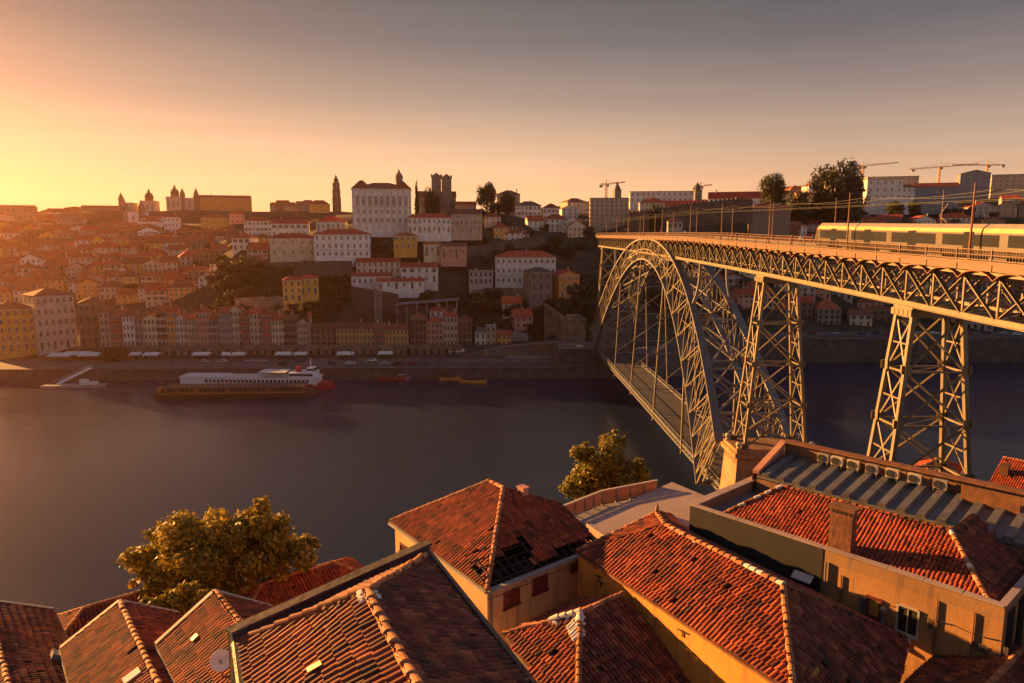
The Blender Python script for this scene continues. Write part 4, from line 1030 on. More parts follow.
def mass(xmin, xmax, D0, D1, step, walls, roofs, group, seed, gap=.12, wmin=8, wmax=14, maxn=400, topy=0):
    rnd = random.Random(seed); D = D0; n = 0
    while D < D1 and n < maxn:
        X0 = UD(xmin, 280, D).x; X1 = UD(xmax, 280, D).x; X = X0+rnd.uniform(0, 8)
        far = D > 480
        while X < X1:
            w = rnd.uniform(wmin, wmax)*(1.25 if far else 1); d = rnd.uniform(8, 12)*(1.2 if far else 1); Dj = D+rnd.uniform(-step*.32, step*.32); Y = CAM.y+Dj
            xc = X+w/2; z = min(terrain(xc, Y), terrain(xc-w/2, Y), terrain(xc+w/2, Y)); px, py = PX((xc, Y, z))
            h = rnd.uniform(6.0, 10.2)*(1.0 if far else 1); k = F_PX/((Vector((xc, Y, z))-CAM).length)
            X += w+(rnd.uniform(0, 6) if rnd.random() < .2+gap else rnd.uniform(.1, 1))
            if Y < quay_y(xc)+PROM+3: continue
            if any(a-w*k*.45 < px < b+w*k*.45 and (c-2 < py < e+h*k*.6) for a, b, c, e in EXC): continue
            if any((xc-a)**2+(Y+d/2-b)**2 < (r+w*.5)**2 for a, b, r in OCC): continue
            if rnd.random() < gap: continue
            wall = rnd.choice(walls); rc = rnd.choice(roofs); rf = rnd.choice(['hip', 'gable', 'gable', 'gable_end', 'hip'])
            fl = max(2, round(h/3.1)); size = 'tall' if h > 9.2 else 'low' if h < 6.9 else 'broad' if w > wmax*.92 else 'narrow' if w < wmin*1.15 else 'plain'
            rz_ = -math.atan2(xc-CAM.x, Y-CAM.y)*rnd.uniform(.2, .7)+rnd.gauss(0, .14); rh_ = rnd.uniform(2.6, 4.4); n += 1
            if Dj > FAR_D:
                far_house((xc, Y, z-.3), rz_, w, d, h, rf, rh_, wall, rc, max(2, fl-1), max(2, int(w/3.4))); continue
            _, nx, nD, nl = region_of(px, Dj)
            side = ('left of' if px < nx-14 else 'right of' if px > nx+14 else 'in front of' if Dj < nD else 'behind')
            key = (wall, side, nl); counts[key] = counts.get(key, 0)+1
            lab = f"{size} {wall} house under {rc} {FORMS[rf]} roof, {ords[counts[key]-1]} {side} the {nl}"
            house((xc, Y, z-.3), rz_, w, d, h, rf, rh_, wall, rc, fl if Dj < 640 else max(2, fl-1), max(2, int(w/(2.9 if Dj < 520 else 3.6))), lab, group=group, side='left' if Dj < 560 else False, ground=None if far else 'door', win='plain')
        D += step
    return n
WL = ['cream', 'beige', 'beige', 'ochre', 'pink', 'grey', 'white', 'brown', 'stone', 'yellow']
n1 = mass(-14, 352, 364, 700, 14, WL, ['red', 'rusty', 'rusty', 'brown'], 'houses stacked up the left hillside', 3, .05, 9, 15)
n2 = mass(-10, 345, 702, 850, 30, WL, ['rusty', 'brown', 'rusty'], 'houses along the left skyline', 4, .05, 10, 17)
n3 = mass(500, 860, 440, 640, 30, ['white', 'cream', 'beige', 'stone', 'grey'], ['red', 'rusty', 'brown'], 'houses on the right hilltop', 5, .15, 9, 15)
n4 = mass(690, 1040, 373, 460, 14, ['cream', 'beige', 'stone', 'grey', 'pink', 'brown'], ['red', 'rusty', 'brown'], 'houses on the slope behind the bridge', 6, .04, 9, 14)
n5 = mass(770, 1040, 475, 720, 34, ['white', 'cream', 'beige', 'stone', 'grey'], ['red', 'bright red', 'brown'], 'houses on the right ridge', 8, .2, 9, 16)
n6 = mass(400, 600, 452, 640, 22, ['white', 'cream', 'beige', 'stone'], ['red', 'rusty', 'brown'], 'houses behind the cathedral hill', 9, .1, 9, 14)
n7 = mass(345, 600, 364, 400, 9, ['cream', 'beige', 'brown', 'pink'], ['red', 'rusty', 'brown'], 'houses behind the quay cluster', 10, .25, 8, 11)
fo_ = FARM.build('far_houses', FAR_MATS); fo_['kind'] = 'stuff'; fo_['label'] = 'mass of tiny hazy houses far up the hillsides along the skyline'; fo_['category'] = 'houses'
n9 = mass(-10, 345, 770, 880, 17, WL, ['rusty', 'brown', 'red'], '', 14, .04, 6, 11)
n8 = mass(468, 600, 424, 456, 13, ['white', 'cream', 'beige', 'stone', 'ochre'], ['red', 'rusty', 'brown'], 'houses on the upper terraces', 12, .2, 8, 13)
print('HOUSES', n8, n1, n2, n3, n4, n5, n6, n7)
# ================================================================== WALLS, CRANES AND OTHER STRUCTURES OF THE FAR BANK
def wall_run(pts, top, thick, mat, name, label, cat='wall', crenel=False, base=-6):
    """pts: (px, py at foot, distance); top: height in metres"""
    mb = MB(); P_ = [UD(*p) for p in pts]
    for a, b in zip(P_, P_[1:]):
        d = Vector((b.x-a.x, b.y-a.y, 0)).normalized(); n = Vector((-d.y, d.x, 0))*thick
        vs = [a+Vector((0, 0, base)), b+Vector((0, 0, base)), b+Vector((0, 0, top)), a+Vector((0, 0, top))]; vs += [v+n for v in vs]
        mb.mesh(vs, [(0, 1, 2, 3), (5, 4, 7, 6), (3, 2, 6, 7), (4, 0, 3, 7), (1, 5, 6, 2)])
        L = (b-a).length
        mb.bar(a+n*.5+Vector((0, 0, top+.1)), b+n*.5+Vector((0, 0, top+.1)), thick+.35, .2)
        if crenel:
            k = int(L/2.4)
            for i in range(k):
                c = lerp(a, b, (i+.5)/k)+n*.2+Vector((0, 0, top+.65)); mb.obox(c, d*.7, n*.22, Vector((0, 0, .5)))
    return tag(mb.build(name, mat), label, cat)
wall_run([(628, 227, 448), (660, 222, 444), (700, 216, 440), (735, 213, 436), (752, 214, 432)], 8, 2.2, STONE_D, 'city_wall', 'long dark medieval city wall climbing the ridge behind the bridge', crenel=True)
wall_run([(255, 268, 408), (285, 267, 405), (330, 266, 404), (352, 266, 404)], 2.6, .8, STONE_D, 'retaining_wall', 'stone terrace wall under the white convent block')
wall_run([(235, 304, 373), (265, 303, 373), (284, 302, 373)], 3, .8, STONE, 'retaining_wall', 'mossy terrace wall left of the two yellow houses')
wall_run([(472, 300, 392), (500, 297, 396), (528, 298, 392)], 5, 1, STONE, 'retaining_wall', 'tall terrace wall below the big white cliff building')
wall_run([(476, 331, 366), (500, 334, 366), (528, 338, 366)], 2.2, .6, CONCRETE, 'parapet_wall', 'pale parapet wall of the zigzag street under the cliff')
wall_run([(455, 258, 426), (480, 256, 432), (510, 250, 440), (545, 246, 450)], 6, 1, STONE_D, 'retaining_wall', 'dark stone terrace wall under the beige town house')
wall_run([(352, 296, 390), (378, 300, 387), (398, 304, 384)], 5, 1, STONE_D, 'retaining_wall', 'dark rock-faced wall beneath the stepped pair on the cliff')
wall_run([(640, 300, 400), (690, 296, 402), (740, 298, 402), (780, 300, 402)], 7, 1, STONE_D, 'retaining_wall', 'long dark terrace wall seen through the arch')

# broad stair ramp going down to the bridge tower
mb = MB(); A, B = UD(545, 306, 362), UD(586, 334, 352)
n = 16
for k in range(n):
    p = lerp(A, B, k/n); q = lerp(A, B, (k+1)/n); mb.box(p.x, q.x, p.y, p.y+4, 2, p.z)
mb.bar(A+Vector((0, -.3, .6)), B+Vector((0, -.3, .6)), .5, 1.4); mb.bar(A+Vector((0, 4.2, .6)), B+Vector((0, 4.2, .6)), .5, 1.4)
tag(mb.build('stairway', STONE), 'stone stairway with sloping parapets dropping to the far bridge pier', 'stairs')
# bastion at the foot of the bridge on the far bank
p, w, h = at_px(556, 588, 320, 378, 316)
bs = thing('bridge_bastion', 'massive dark stone bastion on the quay at the far arch foot', 'bastion', (0, 0, 0))
mb = MB(); x0, x1 = p.x-w/2, p.x+w/2; Yb = p.y
mb.mesh([(x0-.8, Yb-.8, -.8), (x1+5, Yb-.8, -.8), (x1+5, Yb+22, -.8), (x0-.8, Yb+22, -.8), (x0, Yb, 11.5), (x1+4, Yb, 11.5), (x1+4, Yb+22, 11.5), (x0, Yb+22, 11.5)], [(0, 1, 5, 4), (1, 2, 6, 5), (2, 3, 7, 6), (3, 0, 4, 7), (4, 5, 6, 7)])
mb.box(x0-.4, x1+4.4, Yb-.4, Yb+22.4, 11.5, 12.2); mb.build('base', STONE_D, bs)
mb = MB(); mb.box(x0+3, x1-1, Yb+3, Yb+11, 12.2, 24.5); mb.box(x0+2.6, x1-.6, Yb+2.6, Yb+11.4, 24.5, 25.4); mb.box(x0+5, x1-3, Yb+5, Yb+9, 25.4, 27); mb.build('obelisk_tower', STONE, bs)
mb = MB(); mb.box(x0+1, x1+2, Yb+.5, Yb+2.5, 12.2, 14.6); mb.box(x0+.6, x1+2.4, Yb+.1, Yb+2.9, 14.6, 14.9); mb.build('kiosk', GREYMETAL, bs)
mb = MB(); mb.box(x0+9, x0+12, Yb+.44, Yb+.5, 13.2, 13.9); mb.build('sign_panel', WHITE, bs)
# road ramp from the quay up to the lower deck
mb = MB(); rp = [(462, 357, 336), (480, 353, 337), (505, 349, 338), (535, 346, 338), (560, 344, 336)]
P_ = [UD(*q) for q in rp]
for a, b in zip(P_, P_[1:]): mb.mesh([(a.x, a.y, 4), (b.x, b.y, 4), (b.x, b.y, b.z), (a.x, a.y, a.z), (a.x, a.y+12, a.z), (b.x, b.y+12, b.z)], [(0, 1, 2, 3), (3, 2, 5, 4)]); mb.bar((a.x, a.y, a.z+.5), (b.x, b.y, b.z+.5), .4, 1.0)
tag(mb.build('ramp_wall', STONE), 'curving stone ramp wall rising from the quay road to the lower deck', 'ramp')
p = UD(518, 361, 334)
mb = MB(); n = 8
mb.box(p.x-6, p.x+26, p.y-.5, p.y+.2, 5, 6.2); tag(mb.build('tunnel_parapet', CONCRETE), 'pale tunnel parapet on the quay beside the ramp wall', 'parapet')

# arcaded quay wall with shops under the houses
ar = thing('arcade_wall', 'long stone arcade with dark arched openings below the quay houses', 'arcade', (0, 0, 0))
Ya = CAM.y+340; xa0, xa1 = UD(120, 350, 340).x, UD(462, 350, 340).x
mb = MB(); mb.box(xa0, xa1, Ya, Ya+5.5, 4.8, 9.6); mb.box(xa0-.3, xa1+.3, Ya-.4, Ya+.1, 9.6, 10.0); mb.box(xa0, xa1, Ya-.3, Ya-.15, 10.0, 10.9); mb.build('wall', STONE, ar)
n = 44
for k in range(n):
    x = lerp(xa0+2, xa1-2, (k+.5)/n); w = random.choice([1.3, 1.5, 1.7, 2.3]); hh = random.choice([2.4, 2.8, 3.2])
    mb = MB(); pts = [(x-w/2, 5.0), (x+w/2, 5.0)]+[(x+w/2*math.cos(math.pi*i/8), 5.0+hh+w*.4*math.sin(math.pi*i/8)) for i in range(9)]
    mb.mesh([(a, Ya-.03, b) for a, b in pts], [tuple(range(len(pts)))]); mb.build('arch_opening', DARK, ar)
# gridded lift tower and the roofed platform on the cliff
lt_ = thing('lift_tower', 'thin steel lattice lift tower standing against the cliff', 'tower', UD(378, 321, 368))
b0 = Vector(lt_.location); mb = MB()
for x in (-1.5, 1.5):
    for y in (0, 3): mb.bar(b0+Vector((x, y, -2)), b0+Vector((x, y, 19)), .3, .3)
for k in range(9):
    z = k*2.1
    for s in (0, 3): mb.bar(b0+Vector((-1.5, s, z)), b0+Vector((1.5, s, z+2.1)), .18, .18); mb.bar(b0+Vector((1.5, s, z)), b0+Vector((-1.5, s, z+2.1)), .18, .18); mb.bar(b0+Vector((-1.5, s, z)), b0+Vector((1.5, s, z)), .2, .2)
mb.build('lattice', GREYMETAL, lt_); mb = MB(); mb.box(b0.x-1.8, b0.x+1.8, b0.y-.3, b0.y+5, b0.z+19, b0.z+19.4); mb.build('landing', CONCRETE, lt_)
p, w, h = at_px(397, 457, 296, 318, 378)
pf = thing('market_hall', 'dark flat-roofed hall on stilts terraced into the cliff', 'hall', p)
mb = MB(); mb.box(p.x-w/2, p.x+w/2, p.y+2, p.y+12, p.z-4, p.z+h*.55); mb.build('wall', STONE_D, pf)
mb = MB(); mb.slab([(p.x-w/2-1, p.y-1, p.z+h*.62), (p.x+w/2+1, p.y-1, p.z+h*.86), (p.x+w/2+1, p.y+13, p.z+h*.86), (p.x-w/2-1, p.y+13, p.z+h*.62)], .4); mb.build('roof', GREYMETAL, pf)
for k in range(7):
    x = lerp(p.x-w/2, p.x+w/2, k/6); mb = MB(); mb.box(x-.25, x+.25, p.y-.3, p.y+.2, p.z-4, p.z+h*.6+h*.24*k/6-.2); mb.build('pillar', CONCRETE, pf)

def crane(px, ybase, ytop, D, jl, jr, rise, label):
    p = UD(px, ybase, D); k = D/F_PX; H = (ybase-ytop)*k
    o = thing('tower_crane', label, 'crane', p, 0, 'tower cranes on the skyline')
    mb = MB(); w = .8
    for x in (-w, w):
        for y in (-w, w): mb.bar(p+Vector((x, y, -6)), p+Vector((x, y, H)), .45, .45)
    n = max(3, int(H/3))
    for i in range(n):
        a, b = H*i/n, H*(i+1)/n
        mb.bar(p+Vector((-w, -w, a)), p+Vector((w, -w, b)), .3, .3); mb.bar(p+Vector((w, -w, a)), p+Vector((-w, -w, b)), .3, .3)
    mb.build('mast', CRANE, o)
    top = p+Vector((0, 0, H)); mb = MB(); jd = Vector((1, .15, 0)); r = math.tan(rise)
    A = top-jd*jl*k+Vector((0, 0, -r*jl*k)); B = top+jd*jr*k+Vector((0, 0, r*jr*k))
    for dz, dy in ((0, -.6), (0, .6), (1.3, 0)): mb.bar(A+Vector((0, dy, dz)), B+Vector((0, dy, dz*.4)), .4, .4)
    n = 14
    for i in range(n): c, d = lerp(A, B, i/n), lerp(A, B, (i+1)/n); mb.bar(c+Vector((0, 0, 0)), lerp(c, d, .5)+Vector((0, 0, 1.1)), .25, .25); mb.bar(lerp(c, d, .5)+Vector((0, 0, 1.1)), d, .25, .25)
    mb.build('jib', CRANE, o)
    ap = top+Vector((0, 0, 4.5)); mb = MB(); mb.bar(top, ap, .7, .7); mb.bar(ap, lerp(top, B, .7), .16, .16); mb.bar(ap, lerp(top, A, .8) if jl > 4 else A, .16, .16); mb.build('tie_bars', CRANE, o)
    short = A if jl < jr else B; mb = MB(); mb.obox(lerp(short, top, .12)+Vector((0, 0, -1)), (1.6, 0, 0), (0, .8, 0), (0, 0, 1.2)); mb.build('counterweight', CONCRETE, o)
    mb = MB(); mb.obox(top+Vector((1.5, -1.2, -1.2)), (.9, 0, 0), (0, .9, 0), (0, 0, 1.1)); mb.build('cab', GREYMETAL, o)
crane(606, 198, 185, 700, 6, 19, .12, 'tower crane above the concrete balcony block with upward jib')
crane(700, 197, 187, 720, 7, 12, .15, 'small tower crane behind the low white modern building')
crane(862, 184, 167, 760, 4, 38, .11, 'tower crane right of the big tree with long rising jib')
crane(938, 188, 168, 780, 33, 43, .09, 'tower crane over the bluish grey hall with very long jib')
crane(985, 190, 166, 740, 40, 20, .02, 'tower crane before the gabled block near the right edge')

def tower_box(px, y0, y1, D, w, label, cap='pyramid'):
    p = UD(px, y1, D); k = D/F_PX; H = (y1-y0)*k; o = thing('church_tower', label, 'tower', p, .1)
    mb = MB(); mb.box(-w, w, -w, w, -6, H*.62); mb.box(-w-.4, w+.4, -w-.4, w+.4, H*.62-.6, H*.62); s = add(mb, 'shaft', STONE, o)
    mb = MB(); mb.lathe((0, 0, H*.62), [(w*1.3, 0), (w*.5, H*.22), (.12, H*.38)], 4, ph=math.pi/4) if cap == 'pyramid' else mb.lathe((0, 0, H*.62), [(w, 0), (w*.9, H*.2), (w*.3, H*.32), (.1, H*.38)], 8); add(mb, 'spire', STONE_D, o)
    link('window', WIN['arch_dark'], s, (0, -w-.02, H*.48), 0, (w*.7, 1, H*.16))
tower_box(617, 182, 204, 700, 3.2, 'pointed church spire just right of the crane behind the concrete block')
tower_box(697, 183, 203, 690, 3.4, 'square stone church tower behind the long red roofed house', 'dome')

# ------------------------------------------------------------------ trees and scrub of the far bank
plant('round', UD(836, 216, 500), 20.5, 37, 'huge dark tree standing on the ridge right of the bridge')
plant('round', UD(772, 203, 520), 10, 21, 'dark round tree above the rusty-roofed stone house')
plant('cypress', UD(417, 213, 446), 4.2, 22, 'tall dark cypress at the right end of the palace')
plant('round', UD(432, 210, 448), 5.5, 14, 'dark leafy tree between the cypress and the cathedral')
plant('loose', UD(487, 206, 465), 7.0, 16, 'olive green tree right of the cathedral on the hilltop')
plant('round', UD(508, 212, 462), 5.8, 13, 'round dark tree right of the olive green hilltop tree')
plant('round', UD(655, 218, 446), 4.5, 9, 'small dark tree in front of the city wall')
plant('round', UD(798, 208, 500), 9, 12, 'spreading dark tree left of the huge ridge tree')
plant('loose', UD(895, 214, 540), 7, 10, 'pale green tree in front of the white office block')
plant('loose', UD(914, 212, 538), 5, 9, 'small tree in front of the bluish grey hall')
plant('round', UD(115, 361, 330), 6.6, 7.2, 'wide dark bushy tree on the riverside square by the awnings')
rnd = random.Random(21)
def scrub(x0, x1, y0, y1, D0, D1, n, rx, where, group):
    n = min(49, int(n*1.5))
    for k in range(n):
        x = lerp(x0, x1, (k+rnd.random())/n); f = rnd.random(); D = lerp(D1, D0, f); p = UD(x, lerp(y0, y1, f), D); z = terrain(p.x, p.y)
        r = rx*rnd.uniform(.8, 1.7)
        plant(rnd.choice(['bush', 'bush', 'bush2']), (p.x, p.y, z-.4), r, r*rnd.uniform(1.3, 1.9), f"dark leafy bush {where}, {ords[k]} from the left", group)
scrub(552, 604, 262, 330, 356, 410, 26, 4.2, 'on the steep cliff beside the far arch foot', 'bushes on the bridge cliff')
scrub(604, 760, 232, 300, 385, 440, 24, 4.0, 'on the slope seen through the arch', 'bushes behind the arch')
scrub(205, 352, 258, 300, 372, 410, 34, 3.4, 'on the green terraces below the convent', 'bushes below the convent')
scrub(206, 264, 232, 292, 390, 450, 16, 3.6, 'on the lit slope beside the cream convent wing', 'bushes beside the convent')
scrub(318, 352, 288, 325, 362, 388, 9, 3.2, 'on the slope right of the two yellow houses', 'bushes by the yellow houses')
scrub(424, 475, 284, 312, 372, 398, 10, 3.2, 'around the dark hall on the cliff', 'bushes around the cliff hall')
scrub(470, 560, 290, 335, 362, 400, 22, 3.2, 'on the slope below the barrack-like white building', 'bushes below the cliff building')
scrub(440, 590, 232, 262, 420, 480, 26, 3.2, 'on the upper slope below the hilltop', 'bushes on the upper slope')
scrub(345, 394, 232, 258, 416, 438, 8, 2.8, 'on the bank below the palace', 'bushes below the palace')
scrub(760, 1020, 212, 240, 470, 540, 20, 4.2, 'on the right ridge above the tram', 'bushes on the right ridge')
scrub(128, 200, 250, 300, 430, 540, 8, 3.6, 'among the roofs of the left hillside', 'bushes among the left roofs')

# ------------------------------------------------------------------ life on the quay
def car_at(loc, rz, colname, col, label):
    o = thing('parked_car', label, 'car', loc, rz, 'cars parked along the quays'); M_ = None
    mb = MB(); pr = [(-2.1, .35), (2.1, .35), (2.15, .75), (1.95, .95), (1.0, 1.02), (.45, 1.45), (-1.2, 1.48), (-1.85, 1.02), (-2.1, .95)]
    n = len(pr)
    for sgn in (-1, 1): mb.mesh([(x, sgn*.86, z) for x, z in pr], [tuple(range(n)) if sgn < 0 else tuple(range(n-1, -1, -1))])
    for i in range(n): a, b = pr[i], pr[(i+1) % n]; mb.poly([(a[0], -.86, a[1]), (a[0], .86, a[1]), (b[0], .86, b[1]), (b[0], -.86, b[1])])
    b = add(mb, 'body', CARP, o, col)
    mb = MB()
    for sgn in (-1, 1): mb.mesh([(x, sgn*.875, z) for x, z in ((-1.6, 1.02), (.85, 1.02), (.42, 1.38), (-1.15, 1.41))], [(0, 1, 2, 3) if sgn < 0 else (3, 2, 1, 0)])
    add(mb, 'side_window', GLASS, b)
    mb = MB(); mb.poly([(.99, -.75, 1.05), (.99, .75, 1.05), (.5, .7, 1.43), (.5, -.7, 1.43)]); add(mb, 'windscreen', GLASS, b)
    for x in (-1.3, 1.35):
        for y in (-.8, .8): mb = MB(); mb.tube([(x, y-.1, .32), (x, y+.1, .32)], .32, 10); add(mb, 'wheel', TYRE, o)
def mk_objcol(name, rough):
    t = NT(name); oi = t.n('ShaderNodeObjectInfo'); t.base(oi.outputs['Color']); t.rough(rough); t.b.inputs['Coat Weight'].default_value = .4; return t.m
CARP = mk_objcol('car_paint', .35)
CC = {'white': (.75, .75, .74), 'silver': (.42, .43, .44), 'black': (.02, .02, .022), 'dark red': (.22, .02, .02), 'dark blue': (.02, .04, .10), 'grey': (.16, .16, .17)}
rnd = random.Random(5); ks = list(CC); cc_ = {}
for k, px in enumerate([250, 262, 283, 300, 332, 350, 372, 385, 398, 412, 424, 440, 205, 222]):
    c = ks[(k*7+rnd.randint(0, 1)) % 6]; D = rnd.choice([318, 325, 326]); p = UD(px, 360, D); cc_[c] = cc_.get(c, 0)+1
    car_at((p.x, p.y, 5.01), rnd.choice([0, math.pi])+rnd.gauss(0, .04), c, CC[c], f"{c} car on the quay road below the arcade, {ords[cc_[c]-1]} of its colour")
cc_ = {}
for k, px in enumerate([836, 850, 861, 876, 888, 903, 917, 934, 951, 968, 986, 1003, 1017, 748, 768, 812]):
    c = ks[(k*5+rnd.randint(0, 1)) % 6]; p = UD(px, 336, 359+rnd.choice([0, 5])); cc_[c] = cc_.get(c, 0)+1
    car_at((p.x, p.y, quay_z(p.x)+.01), rnd.choice([0, math.pi])+rnd.gauss(0, .04), c, CC[c], f"{c} car on the right quay beyond the bridge, {ords[cc_[c]-1]} of its colour")
aw = None
AW = [(58, 356, 329, 11, 7), (74, 354, 333, 12, 7), (90, 356, 330, 12, 6), (134, 356, 332, 5, 4), (150, 357, 331, 7, 5), (200, 357, 331, 8, 5), (226, 357, 331, 5, 4), (238, 357, 331, 6, 4), (283, 357, 331, 8, 5), (300, 358, 331, 6, 4), (345, 358, 331, 8, 5), (385, 357, 332, 7, 4), (452, 350, 344, 8, 5), (456, 354, 340, 8, 4)]
for k, (px, py, D, w, d) in enumerate(AW):
    p = UD(px, py, D); z = 5.0 if py > 351 else p.z-3
    o = thing('cafe_awning', f"pale cafe awning on thin posts along the quay, {ords[k]} from the left", 'awning', (p.x, p.y, z), 0, 'pale awnings along the quay')
    mb = MB(); mb.mesh([(-w/2, 0, 2.7), (w/2, 0, 2.7), (w/2, d, 2.7), (-w/2, d, 2.7), (-w/2*.9, d/2, 3.7), (w/2*.9, d/2, 3.7)], [(0, 1, 5, 4), (1, 2, 5), (2, 3, 4, 5), (3, 0, 4)])
    for a, b in (((-w/2, 0), (w/2, 0)), ((-w/2, d), (w/2, d))): mb.box(a[0], b[0], a[1]-.03, a[1]+.03, 2.35, 2.7)
    add(mb, 'canopy', CANVAS, o)
    for x in (-w/2+.1, w/2-.1):
        for y in (.1, d-.1): mb = MB(); mb.box(x-.06, x+.06, y-.06, y+.06, 0, 2.7); add(mb, 'post', GREYMETAL, o)
lamp0 = None
for k, px in enumerate([172, 232, 292, 352, 405, 470, 840, 900, 960, 1012]):
    D = 312 if px < 600 else 355; p = UD(px, 362, D); z = quay_z(p.x); lab = f"slim street lamp at the quay edge, {ords[k]} from the left"
    if lamp0 is None:
        lamp0 = thing('street_lamp', lab, 'street lamp', (p.x, p.y, z), 0, 'street lamps along the quays')
        mb = MB(); mb.tube([(0, 0, 0), (0, 0, 6.5)], [.14, .08], 6); add(mb, 'post', BLACKM, lamp0); mb = MB(); mb.lathe((0, 0, 6.4), [(.12, 0), (.32, .15), (.36, .55), (.1, .8)], 8); add(mb, 'lantern', GLASS, lamp0)
    else: dup_thing(lamp0, (p.x, p.y, z), 0, lab)

# ------------------------------------------------------------------ vessels
def hull(mb, L, B, H, bow=.22, sheer=.5, n=20, m=0, stern=.75, z0=-.6):
    rings = []
    for i in range(n+1):
        t = i/n; x = lerp(-L/2, L/2, t)
        b = B/2*(stern+(1-stern)*min(1, t/.2)) if t < .2 else B/2 if t < 1-bow else B/2*max(.02, (1-((t-1+bow)/bow)**1.8))
        zt = H+sheer*((2*t-1)**2 if t > .5 else (2*t-1)**2*.6)
        rings.append([(x, -b, zt), (x, -b*.86, z0+.3), (x, -b*.5, z0), (x, b*.5, z0), (x, b*.86, z0+.3), (x, b, zt)])
    vs = [p for r in rings for p in r]; fs = []
    for i in range(n):
        for k in range(5): fs.append((i*6+k, (i+1)*6+k, (i+1)*6+k+1, i*6+k+1))
        fs.append((i*6+5, (i+1)*6+5, (i+1)*6, i*6))
    fs += [tuple(range(6)), tuple(n*6+k for k in range(5, -1, -1))]
    mb.mesh(vs, fs, m); return rings
pa, pb = UZ(158, 397, 0), UZ(318, 395, 0); mid = (pa+pb)/2; L = (pb-pa).length; ang = math.atan2(pb.y-pa.y, pb.x-pa.x)
bg = thing('river_barge', 'long dark brown restaurant barge with orange window band moored in front', 'boat', (mid.x, mid.y, 0), ang)
mb = MB(); hull(mb, L, 8.5, 2.3, .12, .3); add(mb, 'hull', BROWNP, bg)
mb = MB(); mb.box(-L*.485, L*.44, -4.27, -4.19, 2.15, 2.5); mb.box(-L*.485, L*.44, 4.19, 4.27, 2.15, 2.5); add(mb, 'rubbing_strake', ORANGE, bg)
mb = MB(); mb.box(-L*.43, L*.42, -3.5, 3.5, 2.3, 4.7); cb = add(mb, 'cabin', simple('varnished_wood', (.30, .13, .045), .5, .25, 1), bg)
mb = MB(); mb.box(-L*.44, L*.43, -3.9, 3.9, 4.7, 4.95); add(mb, 'roof', BROWNP, bg)
for k in range(30):
    x = lerp(-L*.42, L*.41, (k+.5)/30)
    if k in (6, 13, 22): continue
    mb = MB(); mb.box(x-.62, x+.62, -3.56, -3.5, 3.0, 4.4); add(mb, 'window', GLASS, cb)
mb = MB()
for k in range(36): x = lerp(-L*.44, L*.43, k/35); mb.box(x-.05, x+.05, -3.85, -3.75, 2.4, 4.75)
add(mb, 'stanchions', BROWNP, bg)
mb = MB(); mb.box(-L*.49, -L*.47, -1.5, 1.5, 2.5, 4.4); mb.tube([(-L*.47, 0, 2.4), (-L*.47, 0, 6.6)], .1, 6); add(mb, 'stern_rail', ORANGE, bg); bg.scale = (1, 1, .88)
pa, pb = UZ(182, 389, 0), UZ(333, 390, 0); mid = (pa+pb)/2; L = (pb-pa).length
sp = thing('passenger_ship', 'white two-deck passenger ship with red hull and raised wheelhouse', 'ship', (mid.x, mid.y+2.5, 0), math.atan2(pb.y-pa.y, pb.x-pa.x))
mb = MB(); hull(mb, L, 10.5, 3.0, .16, 1.2); add(mb, 'hull', REDPAINT, sp)
mb = MB(); mb.box(-L*.49, L*.40, -4.6, 4.6, 3.0, 6.9)
for z in (3.1, 6.7): mb.box(-L*.495, L*.41, -4.75, 4.75, z, z+.2)
c1 = add(mb, 'main_deck', WHITE, sp)
for k in range(26): x = lerp(-L*.33, L*.36, (k+.5)/26); mb = MB(); mb.box(x-.55, x+.55, -4.66, -4.6, 4.3, 5.9); add(mb, 'window', GLASS, c1)
mb = MB(); mb.box(L*.22, L*.385, -4.0, 4.0, 6.9, 9.6); c2 = add(mb, 'upper_deck', WHITE, sp)
for k in range(8): x = lerp(L*.225, L*.38, (k+.5)/8); mb = MB(); mb.box(x-.55, x+.55, -4.06, -4.0, 7.8, 9.0); add(mb, 'window', GLASS, c2)
mb = MB(); mb.box(-L*.5, -L*.20, -4.6, 4.6, 7.0, 7.3); add(mb, 'awning', CANVAS, sp)
mb = MB(); mb.box(L*.02, L*.20, -4.2, 4.2, 9.6, 9.8); 
for x in (L*.03, L*.11, L*.19):
    for y in (-4, 4): mb.box(x-.08, x+.08, y-.08, y+.08, 7.0, 9.6)
add(mb, 'sun_canopy', CANVAS, sp)
mb = MB(); mb.mesh([(L*.33, -3, 9.6), (L*.385, -2.6, 9.6), (L*.385, 2.6, 9.6), (L*.33, 3, 9.6), (L*.335, -2.8, 11.9), (L*.375, -2.3, 11.9), (L*.375, 2.3, 11.9), (L*.335, 2.8, 11.9)], [(0, 1, 5, 4), (1, 2, 6, 5), (2, 3, 7, 6), (3, 0, 4, 7), (4, 5, 6, 7)]); wh = add(mb, 'wheelhouse', WHITE, sp)
mb = MB(); mb.poly([(L*.386, -2.5, 10.6), (L*.386, 2.5, 10.6), (L*.379, 2.3, 11.6), (L*.379, -2.3, 11.6)]); mb.poly([(L*.335, -3.0, 10.6), (L*.382, -2.64, 10.6), (L*.376, -2.4, 11.6), (L*.338, -2.88, 11.6)]); add(mb, 'wheelhouse_window', GLASS, wh)
mb = MB(); mb.lathe((L*.27, 0, 9.6), [(1.3, 0), (1.1, 2.2), (1.15, 2.3), (1.1, 2.7)], 12); add(mb, 'funnel', REDPAINT, sp)
mb = MB(); mb.tube([(L*.35, 0, 11.9), (L*.35, 0, 17)], [.14, .06], 6); mb.bar((L*.35, -1.6, 14.5), (L*.35, 1.6, 14.5), .1, .1); add(mb, 'mast', WHITE, sp)
mb = MB()
